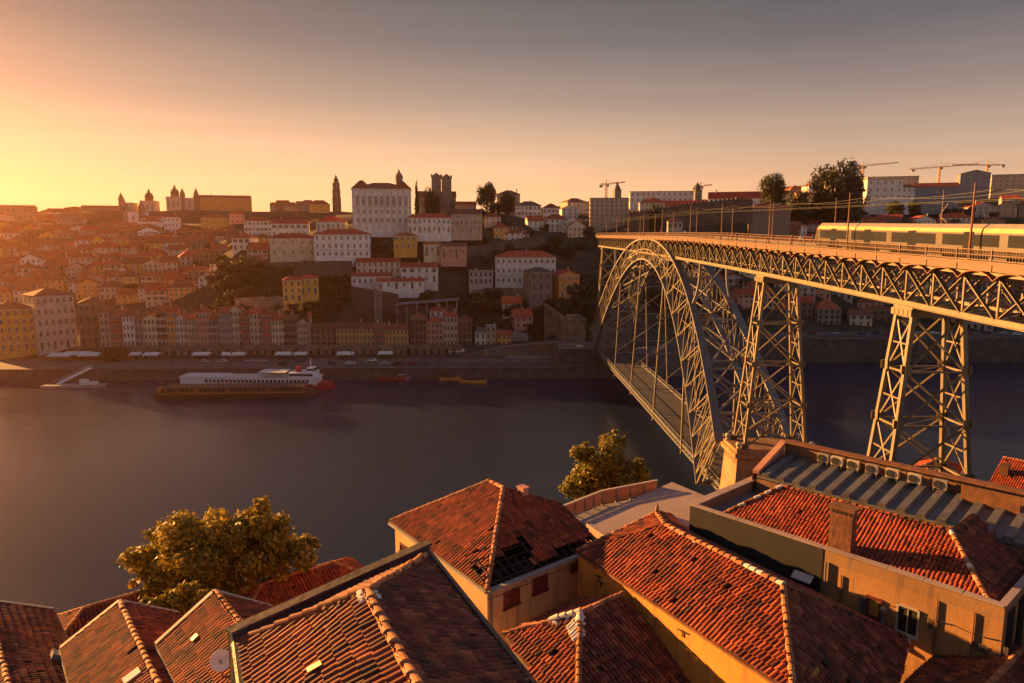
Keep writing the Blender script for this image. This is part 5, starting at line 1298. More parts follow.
for k in range(24): x = lerp(-L*.48, L*.2, k/23); mb.box(x-.04, x+.04, -4.55, -4.47, 6.9, 8.0)
mb.box(-L*.48, L*.2, -4.55, -4.48, 7.9, 8.0); add(mb, 'deck_rail', WHITE, sp); sp.scale = (1, 1, .76)

def small_boat(px, py, L, B, mat, label, name='rowing_boat', cabin=False, mast=False, rz=0):
    p = UZ(px, py, 0); o = thing(name, label, 'boat', (p.x, p.y, 0), rz)
    mb = MB(); hull(mb, L, B, .75, .35, .9, 16, stern=.45, z0=-.3); add(mb, 'hull', mat, o)
    mb = MB()
    for k in range(3): x = lerp(-L*.28, L*.25, k/2); mb.box(x-.2, x+.2, -B*.42, B*.42, .8, .9)
    add(mb, 'thwarts', WOOD, o)
    if cabin: mb = MB(); mb.box(-L*.2, L*.12, -B*.34, B*.34, .8, 2.1); mb.box(-L*.23, L*.15, -B*.4, B*.4, 2.1, 2.25); add(mb, 'cabin', WHITE, o)
    if mast: mb = MB(); mb.tube([(-L*.75, 0, 1.6), (-L*.2, 0, 1.0)], .18, 6); add(mb, 'steering_oar', mat, o)
small_boat(473, 383, 12, 3.4, YELLOW, 'yellow wooden river boat with long steering oar near the bastion', mast=True, rz=-.12)
small_boat(450, 380, 9, 2.2, ORANGE, 'slim orange boat lying left of the yellow river boat', rz=.05)
small_boat(392, 380, 12, 2.8, REDPAINT, 'low dark boat with red bow moored under the quay wall', rz=.03)
small_boat(404, 379, 10, 2.6, WHITE, 'low white motor boat moored beside the red-bowed boat', cabin=True, rz=.02)
# floating jetty with gangway at the left
p = UZ(76, 387, 0); jt = thing('floating_jetty', 'floating jetty with sloping gangway below the riverside square', 'jetty', (p.x, p.y, 0), .04)
mb = MB(); mb.box(-13, 12, -2.4, 2.4, -.4, 1.0); add(mb, 'pontoon', CONCRETE, jt)
mb = MB(); mb.bar((-8, 1, 1.2), (-1, 15, 5.4), 1.8, .25); mb.bar((-8.9, 1, 2.2), (-1.9, 15, 6.4), .12, .12); mb.bar((-7.1, 1, 2.2), (-.1, 15, 6.4), .12, .12); add(mb, 'gangway', WHITE, jt)
mb = MB()
for x in (-12, -6, 0, 6, 11): mb.tube([(x, -2.1, 1), (x, -2.1, 2.0)], .1, 6)
mb.bar((-12, -2.1, 2.0), (11, -2.1, 2.0), .08, .08); add(mb, 'rail', GREYMETAL, jt)
mb = MB(); mb.box(2, 5, -1, 1, 1.0, 3.2); mb.box(6, 8.5, -1.2, 1.2, 1.0, 2.2); add(mb, 'hut', WHITE, jt)

# ------------------------------------------------------------------ people on the upper deck
SKIN = simple('skin', (.42, .24, .16), .6, .08, 4); HAIR = simple('dark_hair', (.03, .02, .015), .7, .2, 5); TROU = simple('dark_trousers', (.04, .045, .06), .85, .2, 4)
def person(loc, rz, shirt, stride, label):
    m = bpy.data.meshes.new('skeleton'); s = stride
    V = [((0, 0, .95), .15), ((0, 0, 1.2), .135), ((0, 0, 1.42), .15), ((0, 0, 1.53), .055), ((0, .02, 1.66), .10), ((0, .02, 1.76), .075),
         ((-.10, s*.06, .88), .095), ((-.11, s*.22, .5), .065), ((-.11, s*.30-.04, .08), .045), ((-.11, s*.30+.10, .03), .04),
         ((.10, -s*.06, .88), .095), ((.11, -s*.16, .5), .065), ((.11, -s*.36-.02, .08), .045), ((.11, -s*.36+.12, .03), .04),
         ((-.21, 0, 1.40), .06), ((-.26, -s*.12, 1.13), .045), ((-.24, -s*.12+.10, .90), .035), ((-.23, -s*.1+.15, .82), .03),
         ((.21, 0, 1.40), .06), ((.26, s*.12, 1.13), .045), ((.24, s*.12+.10, .90), .035), ((.23, s*.1+.15, .82), .03)]
    E_ = [(0, 1), (1, 2), (2, 3), (3, 4), (4, 5), (0, 6), (6, 7), (7, 8), (8, 9), (0, 10), (10, 11), (11, 12), (12, 13), (2, 14), (14, 15), (15, 16), (16, 17), (2, 18), (18, 19), (19, 20), (20, 21)]
    m.from_pydata([v for v, r in V], E_, []); o = bpy.data.objects.new('body', m); COL.objects.link(o)
    md = o.modifiers.new('skin', 'SKIN'); o.modifiers.new('sub', 'SUBSURF').levels = 1
    for i, (v, r) in enumerate(V): m.skin_vertices[0].data[i].radius = (r, r*(.75 if i < 3 else 1))
    m.skin_vertices[0].data[0].use_root = True
    dg = bpy.context.evaluated_depsgraph_get(); dg.update(); me = bpy.data.meshes.new_from_object(o.evaluated_get(dg)); bpy.data.objects.remove(o)
    me.name = 'person'; me.materials.clear()
    for mt in (SKIN, shirt, TROU, HAIR, BLACKM): me.materials.append(mt)
    for pl in me.polygons:
        c = pl.center; z = c.z
        pl.material_index = 4 if z < .1 else 2 if z < .93 and abs(c.x) < .2 else 3 if (z > 1.70 or (z > 1.6 and c.y < -.01)) else 0 if (z > 1.5 or (abs(c.x) > .2 and z < .98)) else 1
        pl.use_smooth = True
    ob = bpy.data.objects.new('person', me); COL.objects.link(ob); ob.location = loc; ob.rotation_euler = (0, 0, rz); tag(ob, label, 'person')
RS = simple('red_shirt', (.5, .02, .03), .8, .1, 4); WS = simple('white_shirt', (.65, .6, .55), .8, .1, 4); BS = simple('blue_shirt', (.05, .09, .2), .8, .1, 4); PS = simple('pink_shirt', (.6, .25, .25), .8, .1, 4)
for X, Y, rz, sh, s, lab in ((-3.6, -113.2, 2.6, RS, .6, 'person in a red top walking on the upper deck just ahead of the tram'), (-3.5, -116.4, .2, WS, .2, 'person in a white top standing by the left deck railing near the tram'),
        (-3.65, -84, 2.9, PS, .5, 'person in a pink top walking along the left deck railing'), (3.5, -105, .1, BS, .6, 'person in a blue top on the far side of the tram tracks'),
        (-3.6, -47, .1, WS, .6, 'person in a pale top on the deck above the arch crown'), (-3.55, -20, 3.0, RS, .5, 'person in a red top far along the deck over the arch'), (-3.6, -86.5, 3.0, BS, .5, 'person in a dark blue top behind the pink one on the deck')):
    person((X, Y, Tz(Y)+.9), rz, sh, s, lab)
# ================================================================== NEAR BANK: ROOFS, HOUSES AND TREES BELOW THE VIEWPOINT
D1 = Vector((.61, -.79, 0)).normalized(); D2 = Vector((.79, .61, 0)).normalized(); ZV = Vector((0, 0, 1))
def S(px, py, z, s=1.2): return UZ(px, py, CAM.z-(CAM.z-z)*s)
def on_plane(px, py, P, n):
    r = ray(px, py); return CAM+r*((Vector(P)-CAM).dot(n)/r.dot(n))
def pl_normal(a, b, c):
    n = (Vector(b)-Vector(a)).cross(Vector(c)-Vector(a)).normalized(); return n if n.z > 0 else -n
def inside(poly, x, y):
    c = False; n = len(poly)
    for i in range(n):
        (x0, y0), (x1, y1) = poly[i], poly[(i+1) % n]
        if (y0 > y) != (y1 > y) and x < (x1-x0)*(y-y0)/(y1-y0)+x0: c = not c
    return c
def tile_plane(poly, parent, mat, w=.26, l=.40, hole=None, name='roof_slope', seed=0, mess=1., bed=True, dark_band=None, miss=.004):
    rnd = random.Random(seed); poly = [Vector(p) for p in poly]; n = Vector((0, 0, 0))
    for i in range(len(poly)): a, b = poly[i], poly[(i+1) % len(poly)]; n += Vector(((a.y-b.y)*(a.z+b.z), (a.z-b.z)*(a.x+b.x), (a.x-b.x)*(a.y+b.y)))
    n.normalize(); n = n if n.z > 0 else -n
    u = (ZV-n*n.z).normalized(); v = u.cross(n); O = poly[0]
    to2 = lambda p: ((p-O).dot(v), (p-O).dot(u)); P2 = [to2(p) for p in poly]
    H2 = [to2(Vector(p)) for p in hole] if hole else None
    mb = MB(); th = .05
    if not hole: mb.slab([p-n*th for p in poly], .16, 1, .2)
    vmin, vmax = min(p[0] for p in P2), max(p[0] for p in P2); umin, umax = min(p[1] for p in P2), max(p[1] for p in P2)
    nv, nu = int((vmax-vmin)/w)+2, int((umax-umin)/l)+2
    hh = w*.36; seg = 5; wob = [rnd.uniform(-.5, .5) for _ in range(nv+2)]
    tone_c = [rnd.uniform(-.08, .08) for _ in range(nu+2)]
    for j in range(nv):
        vc = vmin+(j+.5)*w
        for k in range(nu):
            uc = umin+(k+.5)*l
            if not inside(P2, vc, uc): continue
            if H2 and inside(H2, vc, uc): continue
            if hole: mb.mesh([O+v*(vc+a*w/2)+u*(uc+b*l/2)-n*th for a, b in ((-1, -1), (1, -1), (1, 1), (-1, 1))], [(0, 1, 2, 3)], 1, .2)
            if rnd.random() < miss*mess: continue
            tint = min(1, max(0, rnd.gauss(.5, .20)+tone_c[k])); 
            if rnd.random() < .05: tint = rnd.choice([.02, .98])
            du = rnd.gauss(0, .012)*mess; dv = rnd.gauss(0, .008)*mess+.01*wob[j]; yaw = rnd.gauss(0, .02)*mess; lift = abs(rnd.gauss(0, .008))*mess+.035*mess*(math.sin(vc*.9+seed)*math.cos(uc*1.1+seed*.7)+.6*math.sin(vc*.37+uc*.6+seed))*min(1, max(0, 1))
            vs = []
            for b, rs, dz in ((-.5*l-.03, 1.0, .042+lift), (.5*l+.04, .84, .004)):
                for i in range(seg+1):
                    a = math.pi*i/seg; x = -math.cos(a)*w*.47*rs; z = math.sin(a)*hh*rs+dz-.012
                    vs.append(O+v*(vc+dv+x-b*yaw)+u*(uc+du+b)+n*z)
            q = seg+1; fs = [(i, i+1, q+i+1, q+i) for i in range(seg)]+[tuple(range(q-1, -1, -1))]
            mb.mesh(vs, fs, 0, tint)
    return mb.build(name, [mat, TILE_BED], parent, attr=True)
def caps(path, parent, mat=None, r=.15, l=.40, seed=1, name='ridge_caps', lift=.03, white=0.):
    rnd = random.Random(seed); mb = MB()
    for a, b in zip(path, path[1:]):
        a, b = Vector(a), Vector(b); d = (b-a); L = d.length; d.normalize(); x = d.cross(ZV).normalized(); y = x.cross(d); k = max(1, int(L/l))
        for i in range(k):
            c0 = a+d*(L*i/k-.04); c1 = a+d*(L*(i+1)/k+.03); o = x*rnd.gauss(0, .012)+y*(lift+rnd.gauss(0, .008)); vs = []
            for c, rs, dz in ((c0, .85, .0), (c1, 1.05, .035)):
                for t in range(7): an = math.pi*t/6; vs.append(c+o+x*math.cos(an)*r*rs+y*(math.sin(an)*r*.85*rs+dz-.03))
            mb.mesh(vs, [(t, t+1, 7+t+1, 7+t) for t in range(6)]+[tuple(range(6, -1, -1)), tuple(range(7, 14))], 1 if rnd.random() < white else 0, min(1, max(0, rnd.gauss(.55, .25))))
    return mb.build(name, [mat or CAPT, MORTAR], parent, attr=True)
def mortar(path, parent, r=.12, seed=1, name='mortar_fillet'):
    rnd = random.Random(seed); mb = MB()
    for a, b in zip(path, path[1:]):
        a, b = Vector(a), Vector(b); n = max(2, int((b-a).length/.09))
        for i in range(n):
            c = lerp(a, b, (i+rnd.random()*.6)/n)+Vector((rnd.gauss(0, r*.45), rnd.gauss(0, r*.45), 0)); s = r*rnd.uniform(.3, .95)
            mb.lathe(c-ZV*s*.4, [(s*1.2, 0), (s*1.1, s*.35), (s*.6, s*.6), (s*.15, s*.7)], 5, ph=rnd.random()*3)
    return mb.build(name, MORTAR, parent)
def wall_poly(top, parent, mat, color=None, base=None, t=.0, name='wall', drop=.12):
    """closed ring of eave points -> solid walls down to the ground"""
    mb = MB(); n = len(top); top = [Vector(p)-ZV*drop for p in top]; zb = base if base is not None else min(gaia_z(p.x, p.y) for p in top)-1
    vs = top+[Vector((p.x, p.y, zb)) for p in top]
    mb.mesh(vs, [(i, (i+1) % n, n+(i+1) % n, n+i) for i in range(n)]+[tuple(range(n))])
    o = mb.build(name, mat, parent); 
    if color: o.color = (*color, 1)
    return o
def root(name, label, cat, p, group=None): return thing(name, label, cat, (p.x, p.y, gaia_z(p.x, p.y)), 0, group)
def gab(label, A, d, length, half, drop, mat, w=.3, l=.42, left=True, seed=1, wallc='pink', caps_kw={}, verge=True, back=0., name='house', slopes=(True, True)):
    """roof with a level ridge from A along d"""
    side = Vector((-d.y, d.x, 0)); side = side if side.x < 0 else -side      # towards the left
    A = A-d*back; o = root(name, label, 'house', A+d*length*.5)
    B = A+d*length; Lf, Ln = A+side*half-ZV*drop, B+side*half-ZV*drop; Rf, Rn = A-side*half-ZV*drop, B-side*half-ZV*drop
    if slopes[0]: tile_plane([Lf, A, B, Ln], o, mat, w, l, seed=seed)
    if slopes[1]: tile_plane([A, Rf, Rn, B], o, mat, w, l, seed=seed+1)
    caps([A, B], o, seed=seed, r=w*.62, l=l*1.05, **caps_kw)
    wl = wall_poly([Lf+d*.15-side*.25, Rf+d*.15+side*.25, Rn+side*.25, Ln-side*.25], o, PLASTER, WALLC[wallc])
    mb = MB(); mb.poly([Lf+d*.16-side*.25, Rf+d*.16+side*.25, A+d*.16-ZV*.2]); mb.poly([Ln-d*.16-side*.25, Rn-d*.16+side*.25, B-d*.16-ZV*.2]); mb.build('gable', PLASTER, wl, color=WALLC[wallc])
    if verge:
        mb = MB(); mb.bar(A+ZV*.02-d*.05, Lf+ZV*.02-d*.05, .20, .16, ZV); mb.bar(A+ZV*.02-d*.05, Rf+ZV*.02-d*.05, .20, .16, ZV); mb.build('verge_board', CREAM, o)
        mb = MB(); mb.tube([Rf-ZV*.08, Rn-ZV*.08], .11, 6); mb.tube([Lf-ZV*.08, Ln-ZV*.08], .11, 6); mb.build('gutter', GREYMETAL, o)
    return o, A, B, Lf, Ln, Rf, Rn
def patch(pts, parent, mat, name, lift=.14, t=.06):
    n = pl_normal(*pts[:3]); mb = MB(); mb.slab([Vector(p)+n*lift for p in pts], t, dirn=-n); return mb.build(name, mat, parent)

# --- three narrow gabled houses side by side at the left
s15 = 1.5
A = S(-14, 601, 49, s15); d = (S(8, 683, 49, s15)-A).normalized(); Rr = S(57, 619, 48, s15); off = (Rr-A)-d*(Rr-A).dot(d); hw = Vector((off.x, off.y, 0)).length
h1, A1, B1, Lf1, Ln1, Rf1, Rn1 = gab('red tiled gable house at the bottom left corner, cut by the frame', A, d, 11, hw, -off.z, TILE_OLD, .20, .40, seed=31, wallc='beige')
n1_ = pl_normal(A1, B1, Rf1)
patch([on_plane(a, b, A1, n1_) for a, b in ((49, 656), (50, 661), (79, 668), (80, 663))], h1, GREYMETAL, 'roof_vent', .35, .3)
A = S(120, 602, 49.5, s15); d = (S(158, 683, 49.5, s15)-A).normalized(); Rr = S(178, 613, 48.5, s15); off = (Rr-A)-d*(Rr-A).dot(d); hw = Vector((off.x, off.y, 0)).length
h2, A2, B2, Lf2, Ln2, Rf2, Rn2 = gab('narrow tiled gable house, middle one of the three at bottom left, with pale skylights', A, d, 10, hw, -off.z, TILE, .21, .40, seed=33, wallc='ochre', caps_kw=dict(white=.0))
nL, nR = pl_normal(A2, B2, Lf2), pl_normal(A2, B2, Rf2)
patch([on_plane(a, b, A2, nL) for a, b in ((124, 681), (127, 686), (143, 674), (140, 669))], h2, CANVAS, 'skylight', .16)
patch([on_plane(a, b, A2, nR) for a, b in ((185, 672), (187, 678), (202, 679), (199, 673))], h2, CANVAS, 'skylight', .16)
A = S(215, 592, 50.5, s15); d = (S(246, 632, 50.5, s15)-A).normalized(); Rr = S(266, 605, 49.5, s15); off = (Rr-A)-d*(Rr-A).dot(d); hw = Vector((off.x, off.y, 0)).length
h3, A3, B3, Lf3, Ln3, Rf3, Rn3 = gab('small tiled gable house wedged beside the big mossy roof, right of the skylight house', A, d, 9, hw*1.1, -off.z*1.1, TILE, .21, .40, seed=35, wallc='pink')
nL = pl_normal(A3, B3, Lf3)
patch([on_plane(a, b, A3, nL) for a, b in ((192, 641), (194, 643), (200, 637), (198, 635))], h3, YELLOW, 'glass_tile', .14, .03)  # yellow colour stands in for low sunlight on the glass
p = on_plane(222, 678, A3, nL)
ds = root('satellite_dish', 'small pale satellite dish at the foot of the small gable roof', 'satellite dish', p); mb = MB()
mb.lathe((0, 0, 0), [(.02, -.10), (.22, -.06), (.40, .06), (.41, .08), (.39, .08), (.2, -.03), (.02, -.07)], 14); rot = Matrix.Rotation(1.1, 4, 'X') @ Matrix.Rotation(.3, 4, 'Y')
mb.v = [p+ZV*.75+rot @ v for v in mb.v]; mb.build('dish', CANVAS, ds, smooth=True); mb = MB(); mb.tube([p-ZV*.1, p+ZV*.72], .035, 6); mb.bar(p+ZV*.7, p+ZV*.95+Vector((.05, -.35, 0)), .03, .03); mb.build('stand', GREYMETAL, ds)

# --- big mossy roof behind its fire wall
A4 = S(367, 592, 54); B4 = S(415, 683, 54); d4 = (B4-A4).normalized(); L4 = S(236, 643, 52.5); R4 = S(428, 554, 52.5)
o4 = root('house', 'big mossy tiled roof behind a low fire wall at bottom centre left', 'house', A4+d4*3)
Bx = A4+d4*7.5; Lx = L4+d4*8; Rx = R4+d4*10
tile_plane([L4, A4, Bx, Lx], o4, TILE_OLD, .20, .38, seed=41, mess=1.6)
tile_plane([A4, R4, Rx, Bx], o4, TILE_OLD, .20, .38, seed=42, mess=1.3)
tile_plane([L4, R4, A4], o4, TILE_OLD, .20, .38, seed=43)
caps([A4, Bx], o4, seed=44, r=.13, l=.40); caps([A4, R4], o4, seed=45, r=.12, l=.40); caps([A4-d4*.1, L4], o4, mat=TILE_OLD, seed=46, r=.12, l=.42, name='hip_caps')
mortar([A4-d4*.1, A4+d4*.35], o4, .2, 3)
w4 = wall_poly([L4+d4*.1, R4+d4*.1, Rx, Lx], o4, PLASTER_OLD, WALLC['beige'])
wd = (R4-L4).normalized(); wn = Vector((-wd.y, wd.x, 0))
mb = MB(); a, b = L4-wd*.1+wn*.1, R4+wd*.1+wn*.1; mb.obox((a+b)/2-ZV*1.5, (b-a)/2, wn*.12, ZV*1.82); mb.obox((a+b)/2+ZV*.34, (b-a)/2+wd*.04, wn*.17, ZV*.035); mb.build('fire_wall', STONE_D, w4)
mb = MB(); n4 = pl_normal(A4, R4, Rx); mb.bar(R4+ZV*.06, Rx+ZV*.06, .22, .16, n4); mb.tube([L4+ZV*.03, Lx+ZV*.03], .12, 6); mb.build('gutter', BLACKM, o4)
nL = pl_normal(L4, A4, Bx); patch([on_plane(a, b, A4, nL) for a, b in ((309, 672), (311, 676), (325, 668), (323, 664))], o4, YELLOW, 'glass_tile', .13, .03)  # sunlit yellow put into the glass colour here too

# --- cream house with the broken hip roof
E1, E2, E3 = S(390, 521, 47.5, 1.4), S(487, 590, 47.5, 1.4), S(600, 545, 47.5, 1.4); T1 = S(503, 488, 49.6, 1.4); nA = pl_normal(E1, E2, T1); nB = pl_normal(E2, E3, T1)
T0 = on_plane(489, 481, T1, nA); T2 = on_plane(560, 504, T1, nB); E4 = E1+E3-E2
o5 = root('house', 'cream house whose hip roof has a collapsed hole showing bare rafters', 'house', (E1+E3)/2)
tile_plane([E1, T0, T1, E2], o5, TILE, .25, .43, seed=51, mess=1.2, hole=[on_plane(a, b, T1, nA) for a, b in ((470, 571), (479, 577), (485, 572), (476, 566))])
HOLE = [(480, 600), (488, 576), (497, 556), (508, 546), (521, 537), (532, 546), (535, 556), (531, 564), (541, 561), (552, 554), (575, 543), (596, 532), (606, 540), (610, 560)]
hole3 = [on_plane(a, b, T1, nB) for a, b in HOLE]
tile_plane([E2, T1, T2, E3], o5, TILE_RED, .25, .43, seed=52, mess=1.2, hole=hole3)
mb = MB()
for tri in ((E4, E1, T0), (E4, T0, T1), (E4, T1, T2), (E4, T2, E3)): mb.poly(tri, 0, .3)
mb.build('back_slope', [TILE_OLD], o5, attr=True)
caps([T0, T1, E2], o5, seed=53, r=.16, l=.42); caps([E1, T0], o5, seed=54, r=.15, l=.42); caps([T1, T2, E3], o5, mat=TILE_OLD, seed=55, r=.14, l=.42)
u5 = (ZV-nB*nB.z).normalized(); v5 = u5.cross(nB); mb = MB(); rnd = random.Random(3)
for k in range(16):
    b = lerp(E2, E3, (k+.4)/16); L_ = rnd.uniform(1.2, 2.9)
    mb.bar(b-nB*.16, b-nB*.16+u5*L_, .08, .13, nB)
for k in range(5): q = E2+u5*(.35+.55*k); mb.bar(q-nB*.07+(E3-E2)*.02, q-nB*.07+(E3-E2)*rnd.uniform(.25, .6), .05, .05, nB)
for k in range(26): q = lerp(E2, E3, rnd.random())+u5*rnd.uniform(.0, 1.2)-nB*rnd.uniform(.2, .5); a = Vector((rnd.gauss(0, 1), rnd.gauss(0, 1), rnd.gauss(0, .3))).normalized(); mb.bar(q-a*.45, q+a*.45, .07, .05)
mb.build('rafters', CHAR, o5)
cw = (E1+E3)/2; ins = lambda p, f: lerp(p, Vector((cw.x, cw.y, p.z)), f)
wl = wall_poly([ins(E1, .05), ins(E2, .05), ins(E3, .05), ins(E4, .05)], o5, PLASTER_OLD, (.62, .38, .18), drop=.95)
mb = MB()
for a, b in ((E1, E2), (E2, E3), (E3, E4), (E4, E1)):
    a, b = ins(a, .05)-ZV*.95, ins(b, .05)-ZV*.95; mb.mesh([a, b, b+ZV*.82, a+ZV*.82, lerp(a, cw, .05)*1, b], [(0, 1, 2, 3)])
mb.build('upper_wall', PLASTER_OLD, wl, color=(.62, .38, .18))
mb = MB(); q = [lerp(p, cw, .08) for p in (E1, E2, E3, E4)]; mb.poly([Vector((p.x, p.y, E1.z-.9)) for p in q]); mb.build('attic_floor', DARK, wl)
mb = MB()
for a, b in ((E1, E2), (E2, E3)): mb.bar(ins(a, -.0)-ZV*.14, ins(b, -.0)-ZV*.14, .3, .16)
mb.build('eaves_cornice', CONCRETE, o5)
def wall_window(parent, P, Q, x0, x1, y0, y1, frame, pane, name='window', bars=1, proud=.03, fw=.09):
    """window on the vertical wall through P and Q, from its four survey lines"""
    P, Q = Vector(P), Vector(Q); t = Vector((Q.x-P.x, Q.y-P.y, 0)).normalized(); n = Vector((-t.y, t.x, 0)); n = n if (CAM-P).dot(n) > 0 else -n
    a = on_plane((x0+x1)/2, y0, P, n); b = on_plane((x0+x1)/2, y1, P, n); l = on_plane(x0, (y0+y1)/2, P, n); r = on_plane(x1, (y0+y1)/2, P, n)
    hw = abs((r-l).dot(t))/2; c = Vector((((l+r)/2).x, ((l+r)/2).y, (a.z+b.z)/2)); hh = abs(a.z-b.z)/2
    mb = MB(); o = n*proud
    for s in (-1, 1): mb.obox(c+o+t*s*hw, t*fw/2, n*.06, ZV*(hh+fw/2)); mb.obox(c+o+ZV*s*hh, t*(hw+fw/2), n*.065, ZV*fw/2)
    mb.obox(c+o-ZV*(hh+fw*.8), t*(hw+fw*1.3), n*.12, ZV*fw*.4)
    for k in range(bars): mb.obox(c+o+t*hw*(2*(k+1)/(bars+1)-1), t*.025, n*.035, ZV*hh)
    f = mb.build(name, frame, parent); mb = MB(); mb.obox(c+o*.4, t*hw, n*.012, ZV*hh); mb.build('pane', pane, f); return f
a, b = ins(E2, .05), ins(E3, .05)
wall_window(wl, a, b, 504, 518.5, 591, 605, SHUTTER, SHUTTER, bars=2); wall_window(wl, a, b, 533, 546.5, 577, 591, SHUTTER, SHUTTER, bars=2)
wall_window(wl, a, b, 571, 577, 563, 570, SHUTTER, SHUTTER, bars=0)
a, b = ins(E1, .05), ins(E2, .05); wall_window(wl, a, b, 401, 406.5, 545, 552, SHUTTER, SHUTTER, bars=1)
mb = MB(); pq = ins(E2, .05); pr = ins(E3, .05); q = lerp(pq, pr, .03)-ZV*.3-D2*.0+D1*.08; mb.tube([q, q-ZV*4], .06, 6); mb.build('downpipe', GREYMETAL, wl)
mb = MB(); mb.tube([lerp(pq, pr, k/8)-ZV*(.75+.07*(k % 2))+D1*.06 for k in range(9)], .018, 5); mb.build('cable', BLACKM, wl)
mb = MB(); q = lerp(T1, T2, .35); mb.obox(q+ZV*.1, D1*.3, D2*.22, ZV*.32); mb.obox(q+ZV*.45, D1*.36, D2*.28, ZV*.05); mb.build('chimney', PLASTER_OLD, o5, color=WALLC['pink'])

# --- low hip roof with the white mortar repair, in the well between the houses
M6 = S(580, 613, 47.6, 1.4); sn, cs = math.sin(R(27)), math.cos(R(27)); n6a = Vector((-D2.x*sn, -D2.y*sn, cs)); n6b = Vector((D1.x*sn, D1.y*sn, cs)); n6c = Vector((-D1.x*sn, -D1.y*sn, cs))
o6 = root('house', 'low tiled hip roof with a lumpy white mortar patch on its hip', 'house', M6)
rd = n6b.cross(n6c).normalized(); rd = rd if rd.x > 0 else -rd
Rg = M6+rd*3.2
hipd = n6a.cross(n6b).normalized(); hipd = hipd if hipd.z < 0 else -hipd; hipf = n6a.cross(n6c).normalized(); hipf = hipf if hipf.z < 0 else -hipf
Hn = M6+hipd*6.5; Hf = M6+hipf*4.2
tile_plane([M6, Hn, Hf], o6, TILE, .25, .43, seed=61, mess=1.8, miss=.012); tile_plane([M6, Rg, Rg+(n6b.cross(rd)).normalized()*(-6.2 if n6b.cross(rd).z > 0 else 6.2), Hn], o6, TILE_OLD, .25, .43, seed=62, mess=1.3)
tile_plane([M6, Hf, Rg+(n6c.cross(rd)).normalized()*(-4 if n6c.cross(rd).z > 0 else 4), Rg], o6, TILE, .25, .43, seed=63)
caps([M6, Hn], o6, seed=64, r=.16); caps([M6, Hf], o6, seed=65, r=.15, white=.25); caps([M6, Rg], o6, seed=66, r=.15)
mortar([lerp(M6, Hf, .32), M6, lerp(M6, Hn, .20)], o6, .24, 5, 'mortar_patch'); mortar([lerp(M6, Hf, .2)+D1*.35-ZV*.1, M6+D1*.45-D2*.2-ZV*.15, lerp(M6, Hn, .17)-D2*.45-ZV*.1], o6, .17, 6, 'mortar_patch'); mortar([lerp(M6, Hf, .12)+D1*.7-D2*.1-ZV*.3, M6+D1*.75-D2*.45-ZV*.42], o6, .15, 7, 'mortar_patch')
dn6 = (-ZV+n6a*n6a.z).normalized()
for k in range(6):
    q = lerp(M6, Hn, .03+.035*k)+n6a*.05+dn6*.06; caps([q, q+dn6*(.85-.09*k)], o6, mat=MORTAR, seed=200+k, r=.11, l=.4, white=1., name='white_mortared_tiles')
caps([lerp(M6, Hf, .38)+ZV*.05, M6+ZV*.05, lerp(M6, Hn, .10)+ZV*.05], o6, mat=MORTAR, seed=210, r=.2, l=.36, white=1., name='white_mortared_caps')
c6 = M6+D1*1.2; wall_poly([Vector((p.x, p.y, Hn.z-.2)) for p in (Hn, Hf, Hf+D2*6, Hn+D2*6)], o6, PLASTER_OLD, WALLC['beige'])

# --- big orange-walled house at lower centre
A7, B7 = S(665, 525, 49.5, 1.4), S(783, 585, 49.5, 1.4); L7 = S(577, 551, 48, 1.4); n7 = pl_normal(A7, B7, L7); F7 = on_plane(793, 690, A7, n7); G7 = on_plane(773, 690, A7, n7)
G7 = L7+(B7-A7).normalized()*(G7-L7).dot((B7-A7).normalized()); F7 = G7+(F7-G7)
W0, W1 = S(690, 505, 43, 1.0), S(1005, 608, 43, 1.0); nW_ = Vector((-(W1-W0).y, (W1-W0).x, 0)).normalized(); R7a, R7b = on_plane(700, 519, W0, nW_), on_plane(909, 639, W0, nW_)
o7 = root('house', 'long orange-walled house with mossy tiled roof in the lower middle', 'house', (A7+B7)/2)
tile_plane([L7, A7, B7, F7, G7], o7, TILE, .25, .43, seed=71, mess=1.5, miss=.008); n7r = pl_normal(A7, B7, R7b); R7a = on_plane(700, 519, A7, n7r)
tile_plane([A7, R7a, R7b, B7], o7, TILE_OLD, .25, .43, seed=72, mess=1.2); n7h = pl_normal(B7, R7b, F7); hz7 = n7h.cross(ZV).normalized(); hz7 = hz7 if hz7.x < 0 else -hz7; X7 = R7b+hz7*((F7-R7b).dot(hz7)*1.0)
mb = MB(); mb.bar(R7b-ZV*.1, X7-ZV*.1, .2, .22); mb.build('eaves_board', RUST, o7)
tile_plane([B7, R7b, X7, F7], o7, TILE_OLD, .30, .44, seed=73, mess=1.5)
K7 = S(657, 513, 49.4, 1.4); tile_plane([L7, K7, A7], o7, TILE, .25, .43, seed=74)
tile_plane([K7, R7a, A7], o7, TILE_OLD, .25, .43, seed=75)
caps([A7, B7], o7, seed=76, r=.17, white=.12); caps([B7, F7], o7, seed=77, r=.16); caps([K7, A7], o7, seed=78, r=.16); caps([K7, L7], o7, seed=79, r=.15)
mortar([lerp(A7, B7, .09), lerp(A7, B7, .36)], o7, .13, 8); mortar([R7b+ZV*.05, lerp(R7b, X7, .12)+ZV*.05], o7, .12, 9)
mb = MB(); mb.lathe(K7, [(.16, 0), (.13, .25), (.05, .55), (.02, .7)], 8); mb.build('finial', CAPT, o7, attr=True)
dw = (G7-L7).normalized(); nin = Vector((-dw.y, dw.x, 0)); nin = nin if nin.x > 0 else -nin
a, b = L7+nin*.12, G7+nin*.12
w7 = wall_poly([a, b, F7+nin*.3-ZV*(F7.z-G7.z), b+nin*2.5, a+nin*5], o7, PLASTER_OLD, (.66, .31, .055), drop=.16)
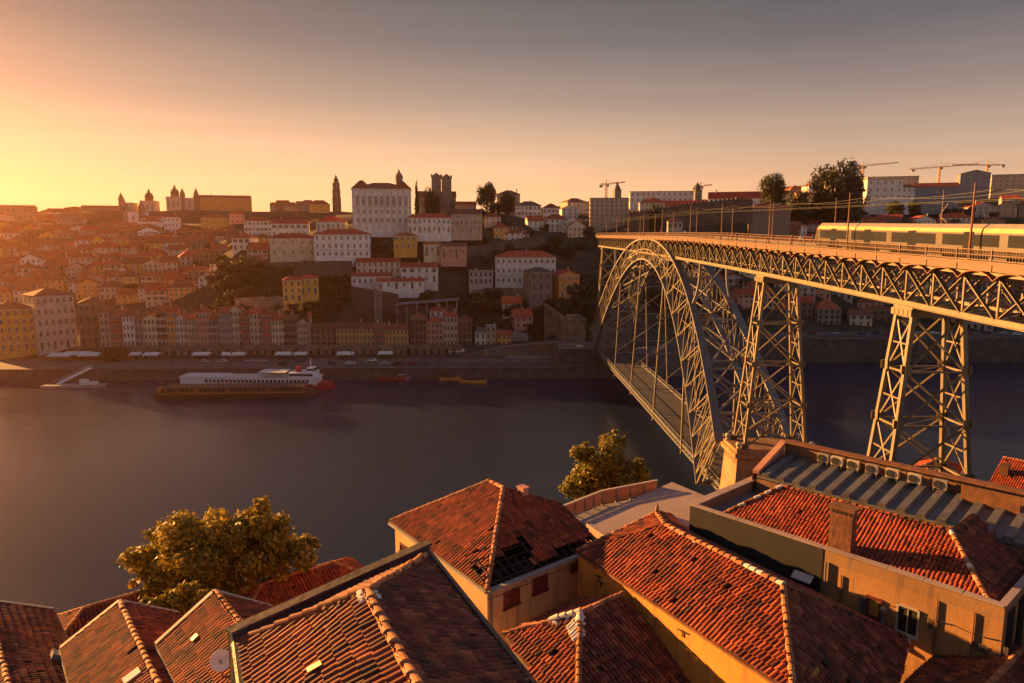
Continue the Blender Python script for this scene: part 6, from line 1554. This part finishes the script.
mb = MB(); mb.bar(L7-ZV*.1-nin*.02, G7+dw*2-ZV*.1-nin*.02, .16, .12); mb.build('gutter', RUST, o7)
rnd = random.Random(8); k = 0
for px, py in ((596, 565), (599, 577), (601, 583), (683, 632)):                 # tie irons in the wall
    q = on_plane(px, py, a, nin); mb = MB(); mb.bar(q-nin*.05-dw*.35, q-nin*.05+dw*.35+ZV*.12, .05, .05); mb.bar(q-nin*.05+ZV*.12, q-nin*.05-ZV*.25, .05, .05); mb.build('tie_iron', BLACKM, w7)

# --- long rendered house with parapet, chimney and tiled hip roof at the right
W0, W1 = S(690, 505, 43, 1.0), S(1005, 608, 43, 1.0); dW = (W1-W0).normalized(); nW = Vector((-dW.y, dW.x, 0)); nW = nW if nW.x > 0 else -nW
W3 = S(757, 477, 43, 1.0); dp = W3-W0; dep = max(6.5, dp.dot(nW)); W3 = W0+nW*dep; W2 = W1+nW*dep
A8, B8 = S(782, 486, 44.5, 1.0), S(950, 530, 44.5, 1.0)
o8 = root('house', 'long stained plaster house with parapet, square chimney and tiled hip roof at right', 'house', (W0+W2)/2)
w8 = wall_poly([W0, W1, W2, W3], o8, PLASTER_OLD, (.48, .26, .105), drop=.75)
par = MB(); t_ = .28
for a, b, n in ((W0, W1, nW), (W1, W2, -dW), (W3, W0, dW)):
    e = (b-a).normalized()*.0; par.mesh([a-ZV*.76, b-ZV*.76, b-ZV*.02, a-ZV*.02, a+n*t_-ZV*.02, b+n*t_-ZV*.02, b+n*t_-ZV*.8, a+n*t_-ZV*.8], [(0, 1, 2, 3), (3, 2, 5, 4), (4, 5, 6, 7)])
par.build('parapet', PLASTER_OLD, w8, color=(.40, .23, .11))
cp = MB(); rnd = random.Random(4)
for a, b, n, ww in ((W0, W1, nW, .40), (W1, W2, -dW, .36), (W3, W0, dW, .62)):
    L_ = (b-a).length; kk = int(L_/1.7)
    for i in range(kk): c, d_ = lerp(a, b, i/kk), lerp(a, b, (i+.985)/kk); o_ = n*.13+ZV*(.05+rnd.uniform(0, .02)); cp.bar(c+o_, d_+o_, ww, .10)
cp.build('coping', PINKCON, w8)
n8 = pl_normal(A8, B8, W0+nW*.5-ZV*.55)
e0, e1 = on_plane(716, 514, A8, n8), on_plane(1000, 607, A8, n8)
dR = (B8-A8).normalized(); e0 = W0+nW*.45+dW*((e0-W0).dot(dW)); e1 = W1+nW*.45-dW*.5
e0.z = (A8+n8*0).z-((Vector((A8.x, A8.y, 0))-Vector((e0.x, e0.y, 0))).dot(nW))*math.tan(math.acos(n8.z)); e1.z = A8.z-((Vector((A8.x, A8.y, 0))-Vector((e1.x, e1.y, 0))).dot(nW))*math.tan(math.acos(n8.z))
tile_plane([e0, A8, B8, e1], o8, TILE_RED, .23, .38, seed=81, mess=1.4, miss=.008)
e2 = e1+nW*9; A8b = A8+nW*1.2-ZV*.5; B8b = B8+nW*4
tile_plane([e1, B8, B8+nW*4-ZV*.0, e2], o8, TILE_OLD, .25, .40, seed=82); mb = MB(); mb.poly([A8, e0, e0+nW*6, A8+nW*2-ZV*.4], 0, .3); mb.poly([A8, B8, B8+nW*1.2-ZV*.5, A8b], 0, .3); mb.build('back_slope', [TILE_OLD], o8, attr=True)
caps([A8, e0], o8, seed=83, r=.15, white=.25); caps([B8, e1], o8, seed=84, r=.16, white=.1); caps([A8, B8], o8, mat=TILE_OLD, seed=85, r=.13)
mb = MB(); mb.poly([W0+nW*.2-ZV*.74, W1+nW*.2-ZV*.74, W2-ZV*.74, W3-ZV*.74]); mb.build('gutter_lead', GREYMETAL, w8)
cb = on_plane(841, 553, A8, n8); mb = MB(); mb.obox(cb+ZV*.9, dW*.66, nW*.36, ZV*1.9)
ch = mb.build('chimney', BRICK, o8); mb = MB(); mb.obox(cb+ZV*2.85, dW*.78, nW*.46, ZV*.10)
for k in range(5): c = cb+ZV*2.62+dW*(-.5+.25*k)-nW*.365; mb.obox(c, dW*.07, nW*.01, ZV*.1, 1)
mb.build('chimney_cap', [BRICK, DARK], ch)
mb = MB(); c0 = W0+dW*.02-ZV*.03; c1 = W0+dW*((on_plane(822, 570, W0, nW)-W0).dot(dW))-ZV*.03; mb.mesh([c0-nW*.03-ZV*9, c1-nW*.03-ZV*9, c1-nW*.03, c0-nW*.03, c0-ZV*9, c1-ZV*9, c1, c0], [(0, 1, 2, 3), (1, 5, 6, 2), (3, 2, 6, 7), (4, 0, 3, 7)]); mb.build('grey_cladding', PLASTER_OLD, w8, color=(.035, .034, .036))
wall_window(w8, W0, W1, 867.5, 881, 598, 617, SHUTTER, ORANGE_SH, bars=0, fw=.14); wall_window(w8, W0, W1, 897, 918.5, 607, 634, CREAM, DARK, bars=1, fw=.10)
f_ = wall_window(w8, W0, W1, 861, 866.5, 598, 616, GREYMETAL, GREYMETAL, 'shutter', bars=0)
q = on_plane(884, 622, W0, nW)-nW*.3; mb = MB(); mb.lathe(q-ZV*.9, [(.26, 0), (.24, .18), (.10, .3), (.085, 1.5), (.15, 1.6), (.16, 1.8), (.05, 1.95)], 10); mb.build('flue_pipe', GREYMETAL, w8)
q = on_plane(869, 619, W0, nW)-nW*.35; mb = MB(); mb.lathe(q-ZV*.5, [(.14, 0), (.09, .2), (.09, .5), (.16, .56), (.02, .7)], 8); mb.build('flue_pipe', GREYMETAL, w8)
q0, q1 = on_plane(795, 569, W0, nW), on_plane(814, 576, W0, nW); mb = MB(); mb.slab([q0, q1, q1-nW*.5-ZV*.3, q0-nW*.5-ZV*.3], .08); mb.build('canopy', CANVAS, w8)
mb = MB(); mb.obox(W1-ZV*2.2+nW*1.2+dW*.05, dW*.05, nW*.5, ZV*1.7); mb.obox(W1-ZV*2.2+nW*3.2+dW*.05, dW*.05, nW*.5, ZV*1.7); mb.build('end_shutter', BLACKM, w8)
mb = MB(); mb.tube([W0-nW*.1+dW*9.6-ZV*.7, W0-nW*.1+dW*9.6-ZV*5], .07, 6); mb.build('downpipe', GREYMETAL, w8)

for k, (px, py0, dz) in enumerate(((842, 575, 3.2), (938, 600, 3.0), (975, 612, 3.2))):
    q = on_plane(px, py0, W0, nW)-nW*.06; mb = MB(); mb.tube([q, q-ZV*dz], .045, 6); mb.build('downpipe', RUST, w8)
mb = MB(); q0, q1 = on_plane(830, 583, W0, nW)-nW*.05, on_plane(1000, 640, W0, nW)-nW*.05
pts = [lerp(q0, q1, i/12)-ZV*.12*math.sin(math.pi*(i % 3)/3) for i in range(13)]; mb.tube(pts, .018, 5); mb.build('cable', BLACKM, w8)
mb = MB(); q = on_plane(952, 622, W0, nW)-nW*.02
for k in range(5): mb = MB(); mb.obox(q+dW*random.uniform(-3, 2.5)+ZV*random.uniform(-1.4, .8), dW*random.uniform(.1, .35), nW*.012, ZV*random.uniform(.1, .25)); mb.build('bare_patch', STONE_D, w8)
# --- metal roofed block behind it with a row of air conditioners
sn, cs = math.sin(R(10)), math.cos(R(10)); nS = Vector((-nW.x*sn, -nW.y*sn, cs)); Q0 = S(781, 481, 43.6, 1.0)
q_lo0, q_lo1 = on_plane(757, 475, Q0, nS), on_plane(1040, 549, Q0, nS); q_hi0 = on_plane(815, 461, Q0, nS); q_hi1 = on_plane(1040, 520, Q0, nS)
dS = (q_lo1-q_lo0).normalized(); uS = nS.cross(dS); uS = uS if uS.z > 0 else -uS; wid = (q_hi0-q_lo0).dot(uS); LS = (q_lo1-q_lo0).length+8
o9 = root('metal_roofed_block', 'low block with a ribbed metal roof behind the long stained house', 'building', q_lo0+dS*8)
mb = MB(); mb.slab([q_lo0, q_lo0+dS*LS, q_lo0+dS*LS+uS*wid, q_lo0+uS*wid], .2); n = int(LS/1.18)
for i in range(n):
    c = q_lo0+dS*(i+.55)*1.18; vs = []
    for b in (c, c+uS*wid): vs += [b-dS*.34, b-dS*.24+nS*.26, b+dS*.24+nS*.26, b+dS*.34]
    mb.mesh(vs, [(0, 1, 5, 4), (1, 2, 6, 5), (2, 3, 7, 6), (0, 3, 2, 1), (4, 5, 6, 7)])
mb.build('ribbed_roof', simple('zinc_sheet', (.15, .15, .158), .5, .3, 1.2, .3), o9)
mb = MB(); zt = q_lo0+uS*wid; mb.obox(zt+dS*LS/2+ZV*.45+nW*.15, dS*LS/2, nW*.12, ZV*.55); wb_ = mb.build('back_parapet', PLASTER_OLD, o9, color=WALLC['brown'])
mb = MB(); mb.obox(zt+dS*LS/2+ZV*1.06+nW*.1, dS*(LS/2+.1), nW*.42, ZV*.06); mb.build('roof_edge', RUST, o9)
mb = MB(); a, b = q_lo0-dS*.1, zt-dS*.1; mb.bar(a+ZV*.2, b+ZV*1.0, .5, .3); mb.mesh([a-ZV*3, b-ZV*3, b+ZV*.9, a+ZV*.1, a-dS*.3-ZV*3, b-dS*.3-ZV*3, b-dS*.3+ZV*.9, a-dS*.3+ZV*.1], [(0, 1, 2, 3), (7, 6, 5, 4), (4, 5, 1, 0), (3, 2, 6, 7)]); mb.build('gable_parapet', PLASTER, o9, color=WALLC['pink'])
wall_poly([q_lo0, q_lo0+dS*LS, q_lo0+dS*LS+nW*(wid+.2), q_lo0+nW*(wid+.2)], o9, PLASTER_OLD, WALLC['brown'], drop=.3)
for k, px in enumerate((966, 980, 995, 1010)):
    c = on_plane(px, 505+(px-966)*.26, Q0, nS); mb = MB(); mb.obox(c+ZV*.6+nW*.3, dS*.42, nW*.06, ZV*.6); mb.build('louvre_panel', RUST, wb_)
for k, px in enumerate((822, 837, 854, 873, 893, 914, 937)):
    c = q_lo0+uS*(wid-.55); f = (px-822)/115; a = on_plane(822, 466.5, Q0, nS); b = on_plane(937, 496, Q0, nS); c = zt+dS*((lerp(a, b, f)-zt).dot(dS))-uS*.42
    u_ = root('air_conditioner', f"white outdoor air conditioner unit on the ribbed roof, {ords[k]} from the left", 'air conditioner', c, 'air conditioners along the ribbed roof')
    mb = MB(); mb.obox(c+ZV*.62, dS*.42, nW*.17, ZV*.31); mb.build('casing', CREAM if k % 3 else CONCRETE, u_)
    mb = MB(); mb.lathe((0, 0, 0), [(.27, 0), (.27, .03), (.22, .035)], 16); rt = Matrix((dS, ZV, -nW)).transposed(); cc0 = c+ZV*.62-nW*.195-dS*.12; mb.v = [cc0+rt @ v for v in mb.v]; mb.build('fan_grille', BLACKM, u_)
    mb = MB()
    for s in (-.35, .35): mb.obox(c+ZV*.14+dS*s, dS*.03, nW*.2, ZV*.16)
    mb.build('bracket', GREYMETAL, u_)

# --- flat roof terrace and its fence
F_ = [S(583, 521, 38, 1.0), S(672, 482, 38, 1.0), S(708, 497, 38, 1.0), S(700, 528, 38, 1.0), S(622, 548, 38, 1.0)]
of = root('flat_roofed_building', 'flat roofed building with pinkish grey roof slab beside the leafy tree', 'building', sum(F_, Vector())/5)
mb = MB(); mb.slab([p+ZV*.0 for p in F_], .3); mb.build('roof_slab', PINKCON, of); wall_poly([lerp(p, sum(F_, Vector())/5, .02) for p in F_], of, PLASTER, WALLC['pink'], drop=.3)
fe = [S(556, 524, 37.2, 1.0), S(602, 505, 37.2, 1.0), S(657, 494, 37.2, 1.0)]
te = root('terrace', 'lower terrace platform beside the flat pinkish roof', 'terrace', fe[1]); mb = MB(); g_ = [fe[0], fe[1], fe[2], F_[1]-ZV*.9, F_[0]-ZV*.9]; mb.slab(g_, .25); mb.build('platform', CONCRETE, te); wall_poly(g_, te, PLASTER_OLD, WALLC['brown'], drop=.25)
fo = root('terrace_fence', 'orange panelled terrace fence with grey posts and handrail', 'fence', fe[1]); hF = 1.25
for a, b, n in ((fe[0], fe[1], 5), (fe[1], fe[2], 4)):
    for i in range(n):
        p, q = lerp(a, b, i/n), lerp(a, b, (i+1)/n); d_ = (q-p).normalized(); mb = MB(); mb.obox((p+q)/2+ZV*(hF*.5+.08), (q-p)/2*.9, Vector((-d_.y, d_.x, 0))*.025, ZV*hF*.46); mb.build('panel', simple('terracotta_panel', (.50, .21, .09), .7, .15, 1) if 'terracotta_panel' not in MATS else MATS['terracotta_panel'], fo)
        mb = MB(); mb.obox(p+ZV*hF*.5, d_*.07, Vector((-d_.y, d_.x, 0))*.07, ZV*(hF*.5+.1)); mb.build('post', GREYMETAL, fo)
    mb = MB(); mb.bar(a+ZV*(hF+.12), b+ZV*(hF+.12), .22, .10); mb.build('handrail', CREAM, fo)

# --- smaller roofs that peep out
def hipr(label, A, length, half, pitch, mat, seed, wallc, dr=D2, w=.28, l=.42):
    fr = Vector((dr.y, -dr.x, 0)); o = root('house', label, 'house', A+dr*length/2); dz = half*math.tan(pitch); B = A+dr*length
    c0, c1 = A-dr*half+fr*half-ZV*dz, B+dr*half+fr*half-ZV*dz; c2, c3 = B+dr*half-fr*half-ZV*dz, A-dr*half-fr*half-ZV*dz
    tile_plane([c0, A, B, c1], o, mat, w, l, seed=seed); tile_plane([c3, A, c0], o, mat, w, l, seed=seed+1); tile_plane([c1, B, c2], o, mat, w, l, seed=seed+2); tile_plane([c2, B, A, c3], o, mat, w, l, seed=seed+3)
    caps([A, B], o, seed=seed, r=.17); caps([A, c0], o, seed=seed+1, r=.16); caps([A, c3], o, seed=seed+2, r=.16); caps([B, c1], o, seed=seed+4, r=.16)
    i = lambda p: lerp(p, Vector(((A.x+B.x)/2, (A.y+B.y)/2, p.z)), .05); wall_poly([i(c0), i(c1), i(c2), i(c3)], o, PLASTER, WALLC[wallc]); return o
hipr('small hip roofed house peeping up behind the skylight house at left', S(84, 608, 48, 2.1), 4.2, 2.6, R(27), TILE, 91, 'cream')
hipr('pinkish red hip roofed house half hidden under the golden tree', S(262, 584, 50, 2.4), 6.0, 2.8, R(26), TILE_RED, 95, 'pink')
A = S(1003, 457, 40, 1.5); o_ = gab('bright orange-red gable roof at the right edge beside the iron tower', A, D1, 9, 6.5, 3.6, TILE_RED, .3, .44, seed=101, wallc='cream', verge=False)
mb = MB(); q = lerp(o_[1], o_[3], .45)+D1*1.2; mb.obox(q+ZV*.5, D1*.5, D2*.4, ZV*.8); mb.obox(q+ZV*1.35, D1*.6, D2*.5, ZV*.06); mb.build('chimney', BROWNP, o_[0])
hipr('dark red hip roof low behind the second iron tower', S(925, 465, 40, 1.62), 5.5, 3.0, R(24), TILE_RED, 105, 'beige')
# neighbouring roofs that fill the slope below the viewpoint
hipr('tiled hip roof in the dark well at the bottom right corner', S(985, 690, 44, 1.2), 5, 3.4, R(24), TILE_OLD, 109, 'brown')

# ------------------------------------------------------------------ near trees
def big_tree(label, D, clumps, leaf, nleaf, mat, seed, name='tree', tx=None):
    rnd = random.Random(seed); k = D/F_PX*1.05; vs = []; fs = []; at = []; subs = []
    for px, py, r in clumps:
        c = UD(px, py, D+rnd.uniform(-r, r)*k*.7); rr = r*k
        for i in range(13):
            dv = Vector((rnd.gauss(0, 1), rnd.gauss(0, 1), rnd.gauss(0, .8))).normalized()*rr*rnd.uniform(.35, 1.1)
            subs.append((c+dv, rr*rnd.uniform(.24, .50), rnd.uniform(-.2, .2)))
    tot = sum(s[1]**2 for s in subs)
    for c, r, tone in subs:
        for i in range(int(nleaf*r*r/tot)):
            dv = Vector((rnd.gauss(0, 1), rnd.gauss(0, 1), rnd.gauss(0, 1))).normalized()*r*rnd.random()**.5*(1+abs(rnd.gauss(0, .22))); p = c+dv; s = leaf*rnd.uniform(.6, 1.35)
            nrm = (dv.normalized()+Vector((rnd.gauss(0, .6), rnd.gauss(0, .6), rnd.gauss(.2, .6)))).normalized(); x = nrm.cross(Vector((rnd.gauss(0, 1), rnd.gauss(0, 1), rnd.gauss(0, 1)))).normalized(); y = nrm.cross(x); j = len(vs)
            vs += [p-x*s, p-y*s*.5, p+x*s, p+y*s*.5]; fs.append((j, j+1, j+2, j+3)); at.append(min(1, max(0, .5+tone+rnd.uniform(-.25, .25))))
    cx = sum((s[0] for s in subs), Vector())/len(subs); o = root(name, label, 'tree', cx); base = Vector(o.location)
    mb = MB(); mb.v = vs; mb.f = fs; mb.m = [0]*len(fs); mb.a = at; mb.build('crown', mat, o, attr=True)
    mb = MB(); H = cx.z-base.z; mb.tube([base-ZV, base+Vector((.3, 0, H*.35)), base+Vector((-.2, .2, H*.75)), base+Vector((0, 0, H))], [.55, .42, .34, .2], 8)
    for px, py, r in clumps: e = UD(px, py, D); m = base+ZV*H*.6; mb.tube([m, lerp(m, e, .5)+ZV*.6, e], [.2, .13, .04], 6)
    mb.build('trunk', BARK, o, smooth=True); return o
big_tree('large golden-leaved tree on the riverbank at lower left', 54, [(158, 560, 24), (146, 578, 16), (196, 548, 28), (232, 532, 26), (258, 520, 20), (240, 556, 36), (284, 546, 24), (306, 546, 12), (212, 578, 34), (176, 584, 24), (272, 572, 26), (262, 506, 8), (220, 600, 30)], .21, 46000, LEAF_GOLD, 71)
big_tree('low olive-green bushy tree under the golden tree, behind the gables', 46, [(165, 602, 14), (190, 597, 14), (205, 608, 14), (148, 610, 10), (180, 612, 16)], .15, 14000, LEAF_OLIVE, 72)
big_tree('yellow-green leafy tree behind the terrace fence by the river', 80, [(606, 456, 20), (590, 472, 20), (628, 476, 18), (602, 490, 26), (572, 490, 12), (640, 482, 10), (616, 440, 9), (584, 452, 10), (630, 494, 18)], .25, 26000, LEAF_OLIVE, 73)
print('OBJECTS', len(bpy.data.objects))
